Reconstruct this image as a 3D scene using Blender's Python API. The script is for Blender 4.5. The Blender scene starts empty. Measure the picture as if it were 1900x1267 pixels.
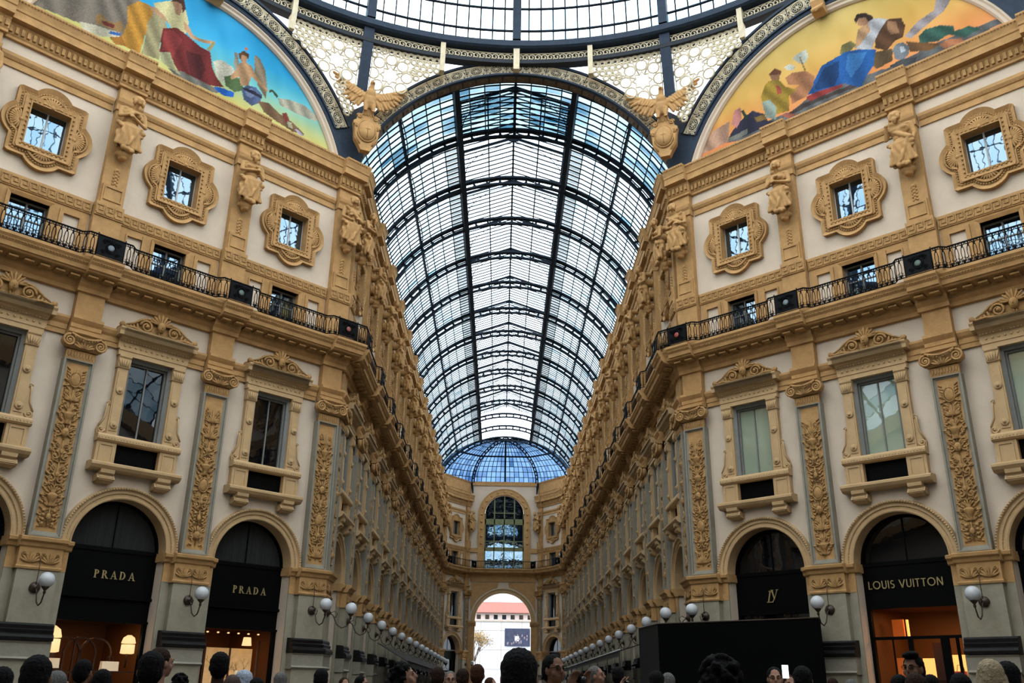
import bpy, math, random
import numpy as np
from mathutils import Vector, Matrix, Euler
R = math.radians
PI = math.pi
T22 = math.tan(R(22.5))
scn = bpy.context.scene
COL = scn.collection

# ------------------------------------------------------------------ camera, sky, exposure
CAMP = Vector((-.344, -36.71, 1.65))
cam = bpy.data.cameras.new('camera'); cam_o = bpy.data.objects.new('camera', cam); COL.objects.link(cam_o)
def cam_basis():
    y, p, r = R(.5), R(21.276), R(.8)
    fw = Vector((math.sin(y)*math.cos(p), math.cos(y)*math.cos(p), math.sin(p)))
    rt = Vector((math.cos(y), -math.sin(y), 0)); up = rt.cross(fw)
    return rt*math.cos(r)+up*math.sin(r), -rt*math.sin(r)+up*math.cos(r), fw
_r, _u, _f = cam_basis()
m = Matrix((( _r.x, _u.x, -_f.x, CAMP.x), (_r.y, _u.y, -_f.y, CAMP.y), (_r.z, _u.z, -_f.z, CAMP.z), (0, 0, 0, 1)))
cam_o.matrix_world = m
cam.sensor_width = 36.0; cam.lens = 36.0*1662.8/1900.0; cam.clip_end = 500
scn.camera = cam_o

SKY = 4.3
w = bpy.data.worlds.new('overcast_sky'); scn.world = w; w.use_nodes = True
nt = w.node_tree; nt.nodes.clear()
wo = nt.nodes.new('ShaderNodeOutputWorld'); bg = nt.nodes.new('ShaderNodeBackground')
tc = nt.nodes.new('ShaderNodeTexCoord'); nz = nt.nodes.new('ShaderNodeTexNoise'); cr = nt.nodes.new('ShaderNodeValToRGB')
nz.inputs['Scale'].default_value = 2.2; nz.inputs['Detail'].default_value = 4
cr.color_ramp.elements[0].position = .3; cr.color_ramp.elements[0].color = (.74, .87, 1, 1)
cr.color_ramp.elements[1].position = .65; cr.color_ramp.elements[1].color = (1, 1, 1, 1)
nt.links.new(tc.outputs['Generated'], nz.inputs['Vector']); nt.links.new(nz.outputs['Fac'], cr.inputs['Fac'])
nt.links.new(cr.outputs['Color'], bg.inputs['Color']); bg.inputs['Strength'].default_value = SKY
nt.links.new(bg.outputs['Background'], wo.inputs['Surface'])
scn.view_settings.view_transform = 'Standard'; scn.view_settings.look = 'None'
scn.view_settings.exposure = 0.0; scn.view_settings.gamma = 1.0; scn.view_settings.use_curve_mapping = False
scn.cycles.transparent_max_bounces = 16
scn.cycles.max_bounces = 7; scn.cycles.diffuse_bounces = 1; scn.cycles.glossy_bounces = 3

# ------------------------------------------------------------------ materials
def srgb(r, g, b):
    f = lambda c: ((c/255+.055)/1.055)**2.4 if c > 10 else c/255/12.92
    return (f(r), f(g), f(b), 1)
MATS = {}
def mat(name, col, rough=.7, metal=0., var=0., vscale=3., bump=0., bscale=20., col2=None, emit=0., spec=.5, stretch=None, ecol=None):
    if name in MATS: return MATS[name]
    M = bpy.data.materials.new(name); M.use_nodes = True; t = M.node_tree; n = t.nodes; L = t.links
    b = n['Principled BSDF']; b.inputs['Base Color'].default_value = col
    b.inputs['Roughness'].default_value = rough; b.inputs['Metallic'].default_value = metal
    b.inputs['Specular IOR Level'].default_value = spec
    if var or bump:
        c = n.new('ShaderNodeTexCoord'); mp = n.new('ShaderNodeMapping'); L.new(c.outputs['Object'], mp.inputs['Vector'])
        if stretch: mp.inputs['Scale'].default_value = stretch
    if var:
        z = n.new('ShaderNodeTexNoise'); z.inputs['Scale'].default_value = vscale; z.inputs['Detail'].default_value = 6
        z.inputs['Roughness'].default_value = .65
        L.new(mp.outputs['Vector'], z.inputs['Vector'])
        r = n.new('ShaderNodeValToRGB'); r.color_ramp.elements[0].position = .33; r.color_ramp.elements[1].position = .68
        c2 = col2 or tuple(x*(1-var) for x in col[:3])+(1,)
        r.color_ramp.elements[0].color = c2; r.color_ramp.elements[1].color = col
        L.new(z.outputs['Fac'], r.inputs['Fac']); L.new(r.outputs['Color'], b.inputs['Base Color'])
    if bump:
        z2 = n.new('ShaderNodeTexNoise'); z2.inputs['Scale'].default_value = bscale; z2.inputs['Detail'].default_value = 4
        L.new(mp.outputs['Vector'], z2.inputs['Vector'])
        bp = n.new('ShaderNodeBump'); bp.inputs['Strength'].default_value = bump; bp.inputs['Distance'].default_value = .03
        L.new(z2.outputs['Fac'], bp.inputs['Height']); L.new(bp.outputs['Normal'], b.inputs['Normal'])
    if emit:
        b.inputs['Emission Color'].default_value = ecol or col; b.inputs['Emission Strength'].default_value = emit
    MATS[name] = M; return M
def glass(name, lo, hi, gloss=.06, rough=.02):
    M = bpy.data.materials.new(name); M.use_nodes = True; t = M.node_tree; n = t.nodes; L = t.links; n.clear()
    o = n.new('ShaderNodeOutputMaterial'); tr = n.new('ShaderNodeBsdfTransparent'); g = n.new('ShaderNodeBsdfGlossy'); mx = n.new('ShaderNodeMixShader')
    g.inputs['Roughness'].default_value = rough; mx.inputs['Fac'].default_value = gloss
    ge = n.new('ShaderNodeNewGeometry'); oi = n.new('ShaderNodeObjectInfo'); ad = n.new('ShaderNodeMath'); ad.operation = 'ADD'
    fr = n.new('ShaderNodeMath'); fr.operation = 'FRACT'; nz = n.new('ShaderNodeTexNoise'); nz.inputs['Scale'].default_value = .35
    tc = n.new('ShaderNodeTexCoord'); mixv = n.new('ShaderNodeMath'); mixv.operation = 'MULTIPLY_ADD'
    L.new(ge.outputs['Random Per Island'], ad.inputs[0]); L.new(oi.outputs['Random'], ad.inputs[1]); L.new(ad.outputs[0], fr.inputs[0])
    L.new(ge.outputs['Position'], nz.inputs['Vector'])
    L.new(fr.outputs[0], mixv.inputs[0]); mixv.inputs[1].default_value = .45
    s = n.new('ShaderNodeMath'); s.operation = 'MULTIPLY'; L.new(nz.outputs['Fac'], s.inputs[0]); s.inputs[1].default_value = .8
    L.new(s.outputs[0], mixv.inputs[2])
    r = n.new('ShaderNodeValToRGB'); r.color_ramp.elements[0].position = .25; r.color_ramp.elements[1].position = .7
    r.color_ramp.elements[0].color = lo; r.color_ramp.elements[1].color = hi
    L.new(mixv.outputs[0], r.inputs['Fac']); L.new(r.outputs['Color'], tr.inputs['Color'])
    L.new(mx.outputs[0], o.inputs['Surface']); L.new(tr.outputs[0], mx.inputs[1]); L.new(g.outputs[0], mx.inputs[2])
    MATS[name] = M; return M
def mirror_pane(name, dark, gl, refl=.35, rough=.015):
    M = bpy.data.materials.new(name); M.use_nodes = True; t = M.node_tree; n = t.nodes; L = t.links; n.clear()
    o = n.new('ShaderNodeOutputMaterial'); d = n.new('ShaderNodeBsdfDiffuse'); g = n.new('ShaderNodeBsdfGlossy'); mx = n.new('ShaderNodeMixShader')
    d.inputs['Color'].default_value = dark; g.inputs['Color'].default_value = gl; g.inputs['Roughness'].default_value = rough
    nz = n.new('ShaderNodeTexNoise'); nz.inputs['Scale'].default_value = 1.6; bp = n.new('ShaderNodeBump'); bp.inputs['Strength'].default_value = .10; bp.inputs['Distance'].default_value = .02
    tc = n.new('ShaderNodeTexCoord'); L.new(tc.outputs['Object'], nz.inputs['Vector']); L.new(nz.outputs['Fac'], bp.inputs['Height']); L.new(bp.outputs['Normal'], g.inputs['Normal'])
    mx.inputs['Fac'].default_value = refl
    L.new(mx.outputs[0], o.inputs['Surface']); L.new(d.outputs[0], mx.inputs[1]); L.new(g.outputs[0], mx.inputs[2])
    MATS[name] = M; return M

CREAM = mat('cream_plaster', (.82, .645, .49, 1), .85, var=.12, vscale=.7, bump=.25, bscale=3, spec=.2)
OCHRE = mat('ochre_stone', (.66, .365, .145, 1), .8, var=.28, vscale=2.0, bump=.35, bscale=9, spec=.25)
OCHRE2 = mat('carved_ochre', (.60, .33, .125, 1), .8, var=.4, vscale=5, bump=.5, bscale=16, spec=.25)
PALEOCH = mat('pale_ochre', (.68, .44, .225, 1), .8, var=.15, vscale=2, bump=.3, bscale=8, spec=.2)
GREY = mat('grey_stone', (.36, .315, .245, 1), .8, var=.2, vscale=2, bump=.3, bscale=9, spec=.25)
PIER = mat('grey_pier_stone', (.40, .345, .245, 1), .75, var=.22, vscale=1.6, bump=.3, bscale=6, spec=.3)
BLACKM = mat('black_marble', (.016, .013, .012, 1), .45, var=.4, vscale=4, spec=.15)
IRON = mat('black_iron', (.004, .004, .005, 1), .6, metal=.0, spec=.12)
STEEL = mat('blue_grey_steel', (.034, .050, .078, 1), .6, var=.25, vscale=4, spec=.2)
DSTEEL = mat('dark_roof_steel', (.010, .017, .028, 1), .6, spec=.12)
FILI = mat('beige_filigree', (.86, .72, .50, 1), .7, var=.2, vscale=4, spec=.2)
DARKHOLE = mat('dark_iron_ground', (.035, .038, .045, 1), .7, spec=.2)
BROWNC = mat('brown_coffer', (.16, .10, .055, 1), .7, var=.3, vscale=5)
GOLD = mat('gilt_letter', (.50, .38, .18, 1), .35, metal=.5)
SHOPBLK = mat('black_shop_fascia', (.0022, .0022, .0022, 1), .5, spec=.06)
DARKIN = mat('dark_interior', (.003, .003, .004, 1), .7, spec=.05)
GFRAME = mat('grey_window_frame', (.24, .23, .21, 1), .6, var=.15)
WFRAME = mat('white_window_bar', (.5, .5, .48, 1), .6)
GREENF = mat('olive_window_frame', (.22, .23, .10, 1), .6, var=.15)
GLOBE = mat('opal_glass_globe', (.62, .61, .62, 1), .25, spec=.5)
BRONZE = mat('dark_bronze', (.05, .028, .018, 1), .45, metal=.3)
BLIND = mat('pale_green_blind', (.42, .47, .33, 1), .7, var=.08, vscale=2, stretch=(8, 1, .3))
CURT = mat('grey_curtain', (.022, .022, .021, 1), .9, var=.6, vscale=4, stretch=(6, 1, .15))
ROOFGL = glass('roof_glass', (.10, .22, .30, 1), (.52, .61, .65, 1))
DUSTGL = glass('dusty_roof_glass', (.06, .075, .085, 1), (.17, .20, .21, 1))
DOMEGL = glass('dome_glass', (.55, .78, .9, 1), (.95, 1, 1, 1))
ENDGL = glass('end_glass', (.015, .045, .115, 1), (.105, .18, .29, 1))
PANEB = mirror_pane('blue_reflecting_pane', (.008, .012, .02, 1), (.58, .80, 1, 1), .27)
PANED = mirror_pane('dark_reflecting_pane', (.004, .004, .005, 1), (.9, .95, 1, 1), .045)
PANEG = mirror_pane('blind_behind_pane', (.34, .40, .29, 1), (1, 1, 1, 1), .10)
WARMW = mat('warm_shop_wall', (.2, .085, .03, 1), .6)
LIT = mat('lit_amber_panel', (.9, .55, .2, 1), .5, emit=1.1, ecol=(1, .52, .13, 1))
LITW = mat('lit_crystal', (.5, .35, .2, 1), .5, emit=1.1, ecol=(1, .66, .30, 1), var=.5, vscale=30)
WOOD = mat('dark_shop_wood', (.09, .03, .012, 1), .4, var=.4, vscale=3, stretch=(1, 1, .2))
FLOORM = mat('stone_paving', (.13, .11, .09, 1), .35, var=.35, vscale=.8)

# ------------------------------------------------------------------ mesh builder
class MB:
    def __init__(s): s.v = []; s.f = []; s.mi = []; s.sm = []
    def add(s, vs, fs, mi=0, sm=False):
        o = len(s.v); s.v.extend(vs); s.f.extend([tuple(i+o for i in f) for f in fs]); s.mi.extend([mi]*len(fs)); s.sm.extend([sm]*len(fs)); return s
    def box(s, x0, x1, n0, n1, z0, z1, mi=0):          # n = distance out from the wall (local -y)
        y0, y1 = -n0, -n1
        v = [(x, y, z) for z in (z0, z1) for y in (y0, y1) for x in (x0, x1)]
        return s.add(v, [(0, 1, 3, 2), (4, 6, 7, 5), (0, 4, 5, 1), (2, 3, 7, 6), (0, 2, 6, 4), (1, 5, 7, 3)], mi)
    def prism(s, prof, x0, x1, m0=0, m1=0, mi=0):      # profile (n, z) run along x; mitre factors at both ends
        k = len(prof)
        v = [(x0-n*m0, -n, z) for n, z in prof]+[(x1+n*m1, -n, z) for n, z in prof]
        f = [(i, (i+1) % k, k+(i+1) % k, k+i) for i in range(k)]+[tuple(range(k))[::-1], tuple(range(k, 2*k))]
        return s.add(v, f, mi)
    def plate(s, pts, n0, n1, mi=0):                   # polygon in the wall plane (x, z), thickness n0..n1
        k = len(pts); v = [(x, -n0, z) for x, z in pts]+[(x, -n1, z) for x, z in pts]
        f = [(i, (i+1) % k, k+(i+1) % k, k+i) for i in range(k)]+[tuple(range(k))[::-1], tuple(range(k, 2*k))]
        return s.add(v, f, mi)
    def ring(s, outer, inner, n0, n1, mi=0, n1i=None):
        k = len(outer); n1i = n1 if n1i is None else n1i
        v = [(x, -n0, z) for x, z in outer]+[(x, -n1, z) for x, z in outer]+[(x, -n1i, z) for x, z in inner]+[(x, -n0, z) for x, z in inner]
        f = []
        for i in range(k):
            j = (i+1) % k
            f += [(i, j, k+j, k+i), (k+i, k+j, 2*k+j, 2*k+i), (2*k+i, 2*k+j, 3*k+j, 3*k+i)]
        return s.add(v, f, mi)
    def arch(s, cx, cz, prof, a0=0, a1=PI, seg=28, mi=0, sm=False, closed=True):   # profile (r, n) swept about (cx, cz)
        k = len(prof); v = []; f = []
        for j in range(seg+1):
            a = a0+(a1-a0)*j/seg; c, q = math.cos(a), math.sin(a)
            v += [(cx+r*c, -n, cz+r*q) for r, n in prof]
        for j in range(seg):
            for i in range(k if closed else k-1):
                i2 = (i+1) % k; f.append((j*k+i, j*k+i2, (j+1)*k+i2, (j+1)*k+i))
        if closed: f += [tuple(range(k)), tuple(range(seg*k, seg*k+k))[::-1]]
        return s.add(v, f, mi, sm)
    def tube(s, pts, r, k=6, mi=0, sm=True, closed=False):
        pts = [Vector(p) for p in pts]; n = len(pts); v = []; f = []
        rr = r if isinstance(r, (list, tuple)) else [r]*n
        up = Vector((.123, .31, .94)).normalized()
        for i, p in enumerate(pts):
            a = pts[(i-1) % n] if (closed or i) else p; b = pts[(i+1) % n] if (closed or i < n-1) else p
            t = (b-a).normalized() if (b-a).length > 1e-9 else up
            x = t.cross(up); x = x.normalized() if x.length > 1e-4 else t.orthogonal().normalized(); y = t.cross(x)
            for j in range(k):
                q = 2*PI*j/k; v.append(tuple(p+(x*math.cos(q)+y*math.sin(q))*rr[i]))
        for i in range(n if closed else n-1):
            i2 = (i+1) % n
            for j in range(k): f.append((i*k+j, i*k+(j+1) % k, i2*k+(j+1) % k, i2*k+j))
        if not closed: f += [tuple(range(k))[::-1], tuple(range((n-1)*k, n*k))]
        return s.add(v, f, mi, sm)
    def ell(s, c, r, rot=None, nu=8, nv=6, mi=0):
        M = Euler(rot).to_matrix() if rot else None; v = []; f = []
        for i in range(1, nv):
            t = PI*i/nv
            for j in range(nu):
                q = 2*PI*j/nu; p = Vector((r[0]*math.sin(t)*math.cos(q), r[1]*math.sin(t)*math.sin(q), r[2]*math.cos(t)))
                if M: p = M @ p
                v.append((c[0]+p.x, c[1]+p.y, c[2]+p.z))
        a = Vector((0, 0, r[2])); a = M @ a if M else a
        v += [(c[0]+a.x, c[1]+a.y, c[2]+a.z), (c[0]-a.x, c[1]-a.y, c[2]-a.z)]; T = len(v)-2
        for i in range(nv-2):
            for j in range(nu): f.append((i*nu+j, (i+1)*nu+j, (i+1)*nu+(j+1) % nu, i*nu+(j+1) % nu))
        for j in range(nu): f += [(T, j, (j+1) % nu), (T+1, (nv-2)*nu+(j+1) % nu, (nv-2)*nu+j)]
        return s.add(v, f, mi, True)
    def lathe(s, prof, c=(0, 0, 0), k=12, mi=0, axis='z', sm=True):
        v = []; f = []; n = len(prof)
        for r, h in prof:
            for j in range(k):
                q = 2*PI*j/k; a, b = r*math.cos(q), r*math.sin(q)
                v.append((c[0]+a, c[1]+b, c[2]+h) if axis == 'z' else (c[0]+a, c[1]-h, c[2]+b))
        for i in range(n-1):
            for j in range(k): f.append((i*k+j, i*k+(j+1) % k, (i+1)*k+(j+1) % k, (i+1)*k+j))
        f += [tuple(range(k))[::-1], tuple(range((n-1)*k, n*k))]
        return s.add(v, f, mi, sm)
    def bar(s, a, b, wd, dp, mi=0, up=(0, 0, 1)):       # rectangular bar from a to b
        a, b = Vector(a), Vector(b); t = (b-a).normalized(); u = Vector(up); x = t.cross(u)
        if x.length < 1e-4: x = t.orthogonal()
        x.normalize(); y = t.cross(x); v = []
        for p in (a, b):
            for sx, sy in ((-1, -1), (1, -1), (1, 1), (-1, 1)): v.append(tuple(p+x*sx*wd/2+y*sy*dp/2))
        return s.add(v, [(0, 1, 2, 3), (7, 6, 5, 4), (0, 4, 5, 1), (1, 5, 6, 2), (2, 6, 7, 3), (3, 7, 4, 0)], mi)
    def xf(s, M, start=0):
        for i in range(start, len(s.v)): s.v[i] = tuple(M @ Vector(s.v[i]))
        return s
    def mesh(s, name, mats):
        me = bpy.data.meshes.new(name); me.from_pydata(s.v, [], s.f)
        for q in (mats if isinstance(mats, (list, tuple)) else [mats]): me.materials.append(q)
        if any(s.mi): me.polygons.foreach_set('material_index', s.mi)
        if any(s.sm): me.polygons.foreach_set('use_smooth', s.sm)
        me.update(); return me
def obj(name, data, parent=None, loc=None, rotz=0, **props):
    o = bpy.data.objects.new(name, data); COL.objects.link(o)
    if loc is not None: o.location = loc
    if rotz: o.rotation_euler = (0, 0, rotz)
    if parent is not None: o.parent = parent
    for k, v_ in props.items(): o[k] = v_
    return o
def top(name, data, label, cat, loc=(0, 0, 0), rotz=0, group=None, kind=None):
    o = obj(name, data, None, loc, rotz); o['label'] = label; o['category'] = cat
    if group: o['group'] = group
    if kind: o['kind'] = kind
    return o
CACHE = {}
def cached(key, fn, mats):
    if key not in CACHE: CACHE[key] = fn().mesh(key.split('|')[0], mats)
    return CACHE[key]
def spiral(cx, cz, r0, turns, n, hand=1, a0=0, k=22, shrink=.12):
    return [(cx+hand*math.cos(a0+2*PI*turns*i/k)*r0*(1-(1-shrink)*i/k), -n, cz+math.sin(a0+2*PI*turns*i/k)*r0*(1-(1-shrink)*i/k)) for i in range(k+1)]
ORD = ['first', 'second', 'third', 'fourth', 'fifth', 'sixth', 'seventh', 'eighth', 'ninth', 'tenth', 'eleventh', 'twelfth', 'thirteenth', 'fourteenth', 'fifteenth', 'sixteenth']

def sculpt(name, prims, voxel, mats, smooth=2, post=None):
    """one continuous surface: the union of tapered limbs and rounded masses, voxel-remeshed"""
    mb = MB()
    for p in prims:
        if p[0] == 'e': mb.ell(p[1], p[2], p[3] if len(p) > 3 else None, 14, 10)
        elif p[0] == 'c':
            a, b, ra, rb = Vector(p[1]), Vector(p[2]), p[3], p[4]; n = 6; d = (b-a).normalized(); pts = []; rr = []
            for i in range(4): q = PI/2*i/4; pts.append(a-d*ra*math.cos(q)); rr.append(max(ra*math.sin(q), ra*.08))
            for i in range(n+1): pts.append(a.lerp(b, i/n)); rr.append(ra+(rb-ra)*i/n)
            for i in range(1, 5): q = PI/2*i/4; pts.append(b+d*rb*math.sin(q)); rr.append(max(rb*math.cos(q), rb*.08))
            mb.tube(pts, rr, 12)
    me = mb.mesh(name+'_raw', mats); o = bpy.data.objects.new(name+'_raw', me); COL.objects.link(o)
    md = o.modifiers.new('r', 'REMESH'); md.mode = 'VOXEL'; md.voxel_size = voxel; md.use_smooth_shade = True
    if smooth: ms = o.modifiers.new('s', 'SMOOTH'); ms.factor = .5; ms.iterations = smooth
    dg = bpy.context.evaluated_depsgraph_get(); ev = o.evaluated_get(dg)
    out = bpy.data.meshes.new_from_object(ev, depsgraph=dg); out.name = name
    bpy.data.objects.remove(o); bpy.data.meshes.remove(me)
    if post:
        co = np.empty(len(out.vertices)*3, np.float32); out.vertices.foreach_get('co', co); co = co.reshape(-1, 3)
        nn = np.empty(len(out.vertices)*3, np.float32); out.vertices.foreach_get('normal', nn); nn = nn.reshape(-1, 3)
        co = post(co, nn); out.vertices.foreach_set('co', co.astype(np.float32).ravel()); out.update()
    return out
# ------------------------------------------------------------------ carved ornament
def leaf(mb, x, z, n, ln, wd, ang, lift=.05, mi=0):
    M = Matrix.Rotation(ang, 4, 'Y')
    c = Vector((x, -n, z))+(M @ Vector((0, 0, ln/2)))
    mb.ell(c, (wd/2, lift, ln/2), (0, ang, 0), 6, 5, mi)
def scroll(mb, x, z, n, r, hand, a0, th=.03, turns=1.4):
    mb.tube(spiral(x, z, r, turns, n, hand, a0, 16), [th*(1-.45*i/16) for i in range(17)], 5)
    mb.ell((x, -n-.01, z), (th*1.2,)*3, None, 6, 4)
def relief_panel(h, wd, seed):
    """candelabrum of vases, masks, leaves and scrolls stacked up a pilaster panel"""
    rnd = random.Random(seed); mb = MB(); z = .06; n = .035
    kinds = ['leaf', 'vase', 'scroll', 'mask', 'shield', 'fan', 'ribbon', 'scroll', 'urn']; rnd.shuffle(kinds); i = 0
    while z < h-.45:
        k = kinds[i % len(kinds)]; i += 1; hh = rnd.uniform(.5, .8)
        if z+hh > h: hh = h-z
        mb.tube([(0, -n, z), (0, -n-.02, z+hh)], .022, 5)
        w2 = wd/2*.86
        if k in ('leaf', 'fan'):
            for q in range(-4, 5):
                a = q*.33; leaf(mb, math.sin(a)*.05, z+.08+abs(q)*.01, n, hh*.55*(1-.05*abs(q)), .085, a, .055)
            for sx in (-1, 1): scroll(mb, sx*w2*.6, z+hh*.72, n, .11, sx, -PI/2)
        elif k in ('vase', 'urn'):
            mb.lathe([(.03, 0), (.12, .02), (.05, .1), (.10, .2), (.18, .34), (.17, .4), (.07, .46), (.12, .54)], (0, 0, z), 10)
            for sx in (-1, 1):
                mb.tube([(sx*.16, -n, z+.36), (sx*w2*.9, -n-.02, z+.42), (sx*w2*.95, -n, z+.22), (sx*w2*.6, -n, z+.1)], [.03, .028, .022, .012], 5)
                for q in range(3): leaf(mb, sx*w2*(.5+.15*q), z+.12+.1*q, n, .17, .07, sx*(.7+.3*q))
            for q in range(-2, 3): leaf(mb, q*.03, z+.5, n, .2, .06, q*.4)
        elif k == 'scroll':
            for sx in (-1, 1):
                scroll(mb, sx*w2*.55, z+hh*.3, n, .15, sx, PI/2, .032); scroll(mb, sx*w2*.5, z+hh*.75, n, .11, sx, -PI/2, .026)
                mb.tube([(0, -n, z), (sx*w2*.7, -n, z+hh*.1), (sx*w2*.95, -n, z+hh*.5), (sx*w2*.5, -n, z+hh*.97)], [.03, .03, .024, .014], 5)
                leaf(mb, sx*w2*.7, z+hh*.42, n, .2, .08, sx*.9)
            mb.ell((0, -n-.02, z+hh*.5), (.07, .05, .09))
        elif k == 'mask':
            mb.ell((0, -n-.03, z+hh*.5), (.12, .09, .16), None, 10, 8); mb.ell((0, -n-.12, z+hh*.48), (.02, .03, .045))
            for sx in (-1, 1):
                mb.ell((sx*.045, -n-.11, z+hh*.55), (.022, .015, .014)); scroll(mb, sx*w2*.7, z+hh*.45, n, .12, sx, PI/2)
                for q in range(4): leaf(mb, sx*.05*q, z+hh*.66, n, .2, .06, sx*.35*q)
            mb.ell((0, -n-.1, z+hh*.36), (.04, .02, .014))
        elif k == 'shield':
            mb.ell((0, -n, z+hh*.5), (.17, .06, .23), None, 12, 8); mb.tube([(.19*math.cos(q), -n-.02, z+hh*.5+.26*math.sin(q)) for q in [PI*2*j/14 for j in range(14)]], .022, 5, closed=True)
            for sx in (-1, 1):
                for q in range(3): leaf(mb, sx*.16, z+hh*(.2+.2*q), n, .2, .07, sx*(1.9-.5*q))
        else:
            for sx in (-1, 1):
                mb.tube([(sx*.02, -n-.02, z+hh*(.0+.1*j)) if j % 2 else (sx*w2*(.5+.3*(j % 4 == 0)), -n, z+hh*.1*j) for j in range(0, 10)], .018, 4)
                for q in range(4): mb.ell((sx*w2*.55, -n, z+hh*(.15+.22*q)), (.05, .045, .05))
            mb.ell((0, -n-.02, z+hh*.5), (.08, .05, .12))
        zz = z
        while zz < z+hh:                                # small leaves fill the ground between the motifs
            a = rnd.uniform(.3, 1.3); xx = rnd.uniform(.35, .8)*w2
            for sx in (-1, 1): leaf(mb, sx*xx, zz, n-.015, .17, .075, sx*a, .045)
            if rnd.random() < .5:
                for sx in (-1, 1): mb.ell((sx*w2*.93, -n, zz), (.032, .035, .032), None, 5, 4)
            zz += .11
        z += hh+.01
    return mb
def carved_frieze(w_, h):
    mb = MB(); n = .02; k = max(2, int(round(w_/.55))); u = w_/k
    for i in range(k):
        cx = -w_/2+u*(i+.5)
        for q in range(-3, 4): leaf(mb, cx+q*.018, .04+.012*abs(q), n, h*.75*(1-.09*abs(q)), .085, q*.38, .05)
        for sx in (-1, 1): scroll(mb, cx+sx*u*.33, h*.66, n, .085, sx, -PI/2, .024)
        mb.ell((cx+u/2 if i < k-1 else cx, -n, h*.45), (.03, .03, .15))
    return mb
def meander(w_, h, n):
    mb = MB(); k = max(1, int(round(w_/.30))); u = w_/k; t = h*.10
    for i in range(k):
        x = -w_/2+u*i; a, b = h*.16, h*.84
        for (x0, x1, z0, z1) in ((0, u*.12, a, b), (u*.12, u*.88, b-t, b), (u*.76, u*.88, a+h*.2, b-t), (u*.34, u*.76, a+h*.2, a+h*.2+t), (u*.34, u*.46, a+h*.2+t, b-h*.2), (u*.12, u, a-t, a)):
            mb.box(x+x0, x+x1, n, n+.03, z0, z1)
    return mb
def capital_mb():
    mb = MB(); w2 = .52
    mb.prism([(-.05, 0), (.03, 0), (.05, .06), (.05, .3), (.0, .34), (-.05, .34)], -.49, .49)
    mb.prism([(-.05, .34), (.12, .34), (.16, .42), (.16, .50), (-.05, .50)], -.56, .56)
    mb.prism([(-.05, .80), (.2, .80), (.28, .86), (.28, .95), (-.05, .95)], -.62, .62)
    mb.prism([(-.05, .5), (.14, .5), (.2, .80), (-.05, .80)], -.5, .5)
    for sx in (-1, 1):
        mb.tube(spiral(sx*.52, .56, .21, 2.1, .24, -sx, PI/2, 30), [.05*(1-.5*i/30) for i in range(31)], 6)
        mb.ell((sx*.52, -.22, .56), (.06, .08, .06)); mb.lathe([(.21, 0), (.21, .16), (.17, .2)], (sx*.52, 0, .56), 14, axis='y')
        mb.tube([(sx*.5, -.27, .8), (sx*.25, -.3, .71), (0, -.31, .66)], .045, 6)
        for q in range(4): mb.ell((sx*(.1+.09*q), -.28, .62+.035*q), (.045, .05, .05))
    for q in range(-3, 4): leaf(mb, q*.03, .36, .2, .3, .09, q*.4)
    for q in range(-6, 7): mb.ell((q*.08, -.17, .40), (.035, .03, .03), None, 6, 4)
    for q in range(-4, 5): leaf(mb, q*.1, .05, .055, .22, .09, 0, .03)
    return mb
def archivolt_mb():
    mb = MB(); r = 1.62
    mb.arch(0, 6.0, [(r, -1.1), (r, -.24), (r+.04, -.22), (r+.07, -.27), (r+.18, -.27), (r+.2, -.22), (r+.3, -.22), (r+.33, -.14), (r+.40, -.14), (r+.43, -.3), (r+.43, -1.1)], seg=36)
    for i in range(66):
        a = PI*(i+.5)/66; mb.ell(((r+.365)*math.cos(a), .14, 6+(r+.365)*math.sin(a)), (.036, .036, .036), None, 5, 4)
    for i in range(54):
        a = PI*(i+.5)/54; mb.ell(((r+.19)*math.cos(a), .25, 6+(r+.19)*math.sin(a)), (.025, .025, .025), None, 5, 3)
    return mb
def rope(w_):
    m_ = MB()
    for i in range(int(w_/.14)): m_.ell((i*.14+.07, .2, 22.36), (.05, .04, .035), None, 5, 4)
    return m_
# outline of the quatrefoil window surround: a rectangle with a round lobe on each side
def quat_outline(hw, hh, rl, ex, ez, k=96):
    pts = []
    for i in range(k):
        a = 2*PI*(i+.5)/k; d = Vector((math.cos(a), math.sin(a))); best = min(hw/max(abs(d.x), 1e-6), hh/max(abs(d.y), 1e-6))
        for cx, cz in ((ex, 0), (-ex, 0), (0, ez), (0, -ez)):
            b = d.x*cx+d.y*cz; disc = b*b-(cx*cx+cz*cz-rl*rl)
            if disc > 0: best = max(best, b+math.sqrt(disc))
        pts.append((d.x*best, d.y*best))
    return pts
def rect_outline(hw, hh, k=96):
    pts = []
    for i in range(k):
        a = 2*PI*(i+.5)/k; d = Vector((math.cos(a), math.sin(a))); b = min(hw/max(abs(d.x), 1e-6), hh/max(abs(d.y), 1e-6)); pts.append((d.x*b, d.y*b))
    return pts
def sc_pts(p, s, dz=0): return [(x*s, z*s+dz) for x, z in p]
QZ = 20.12
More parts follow.
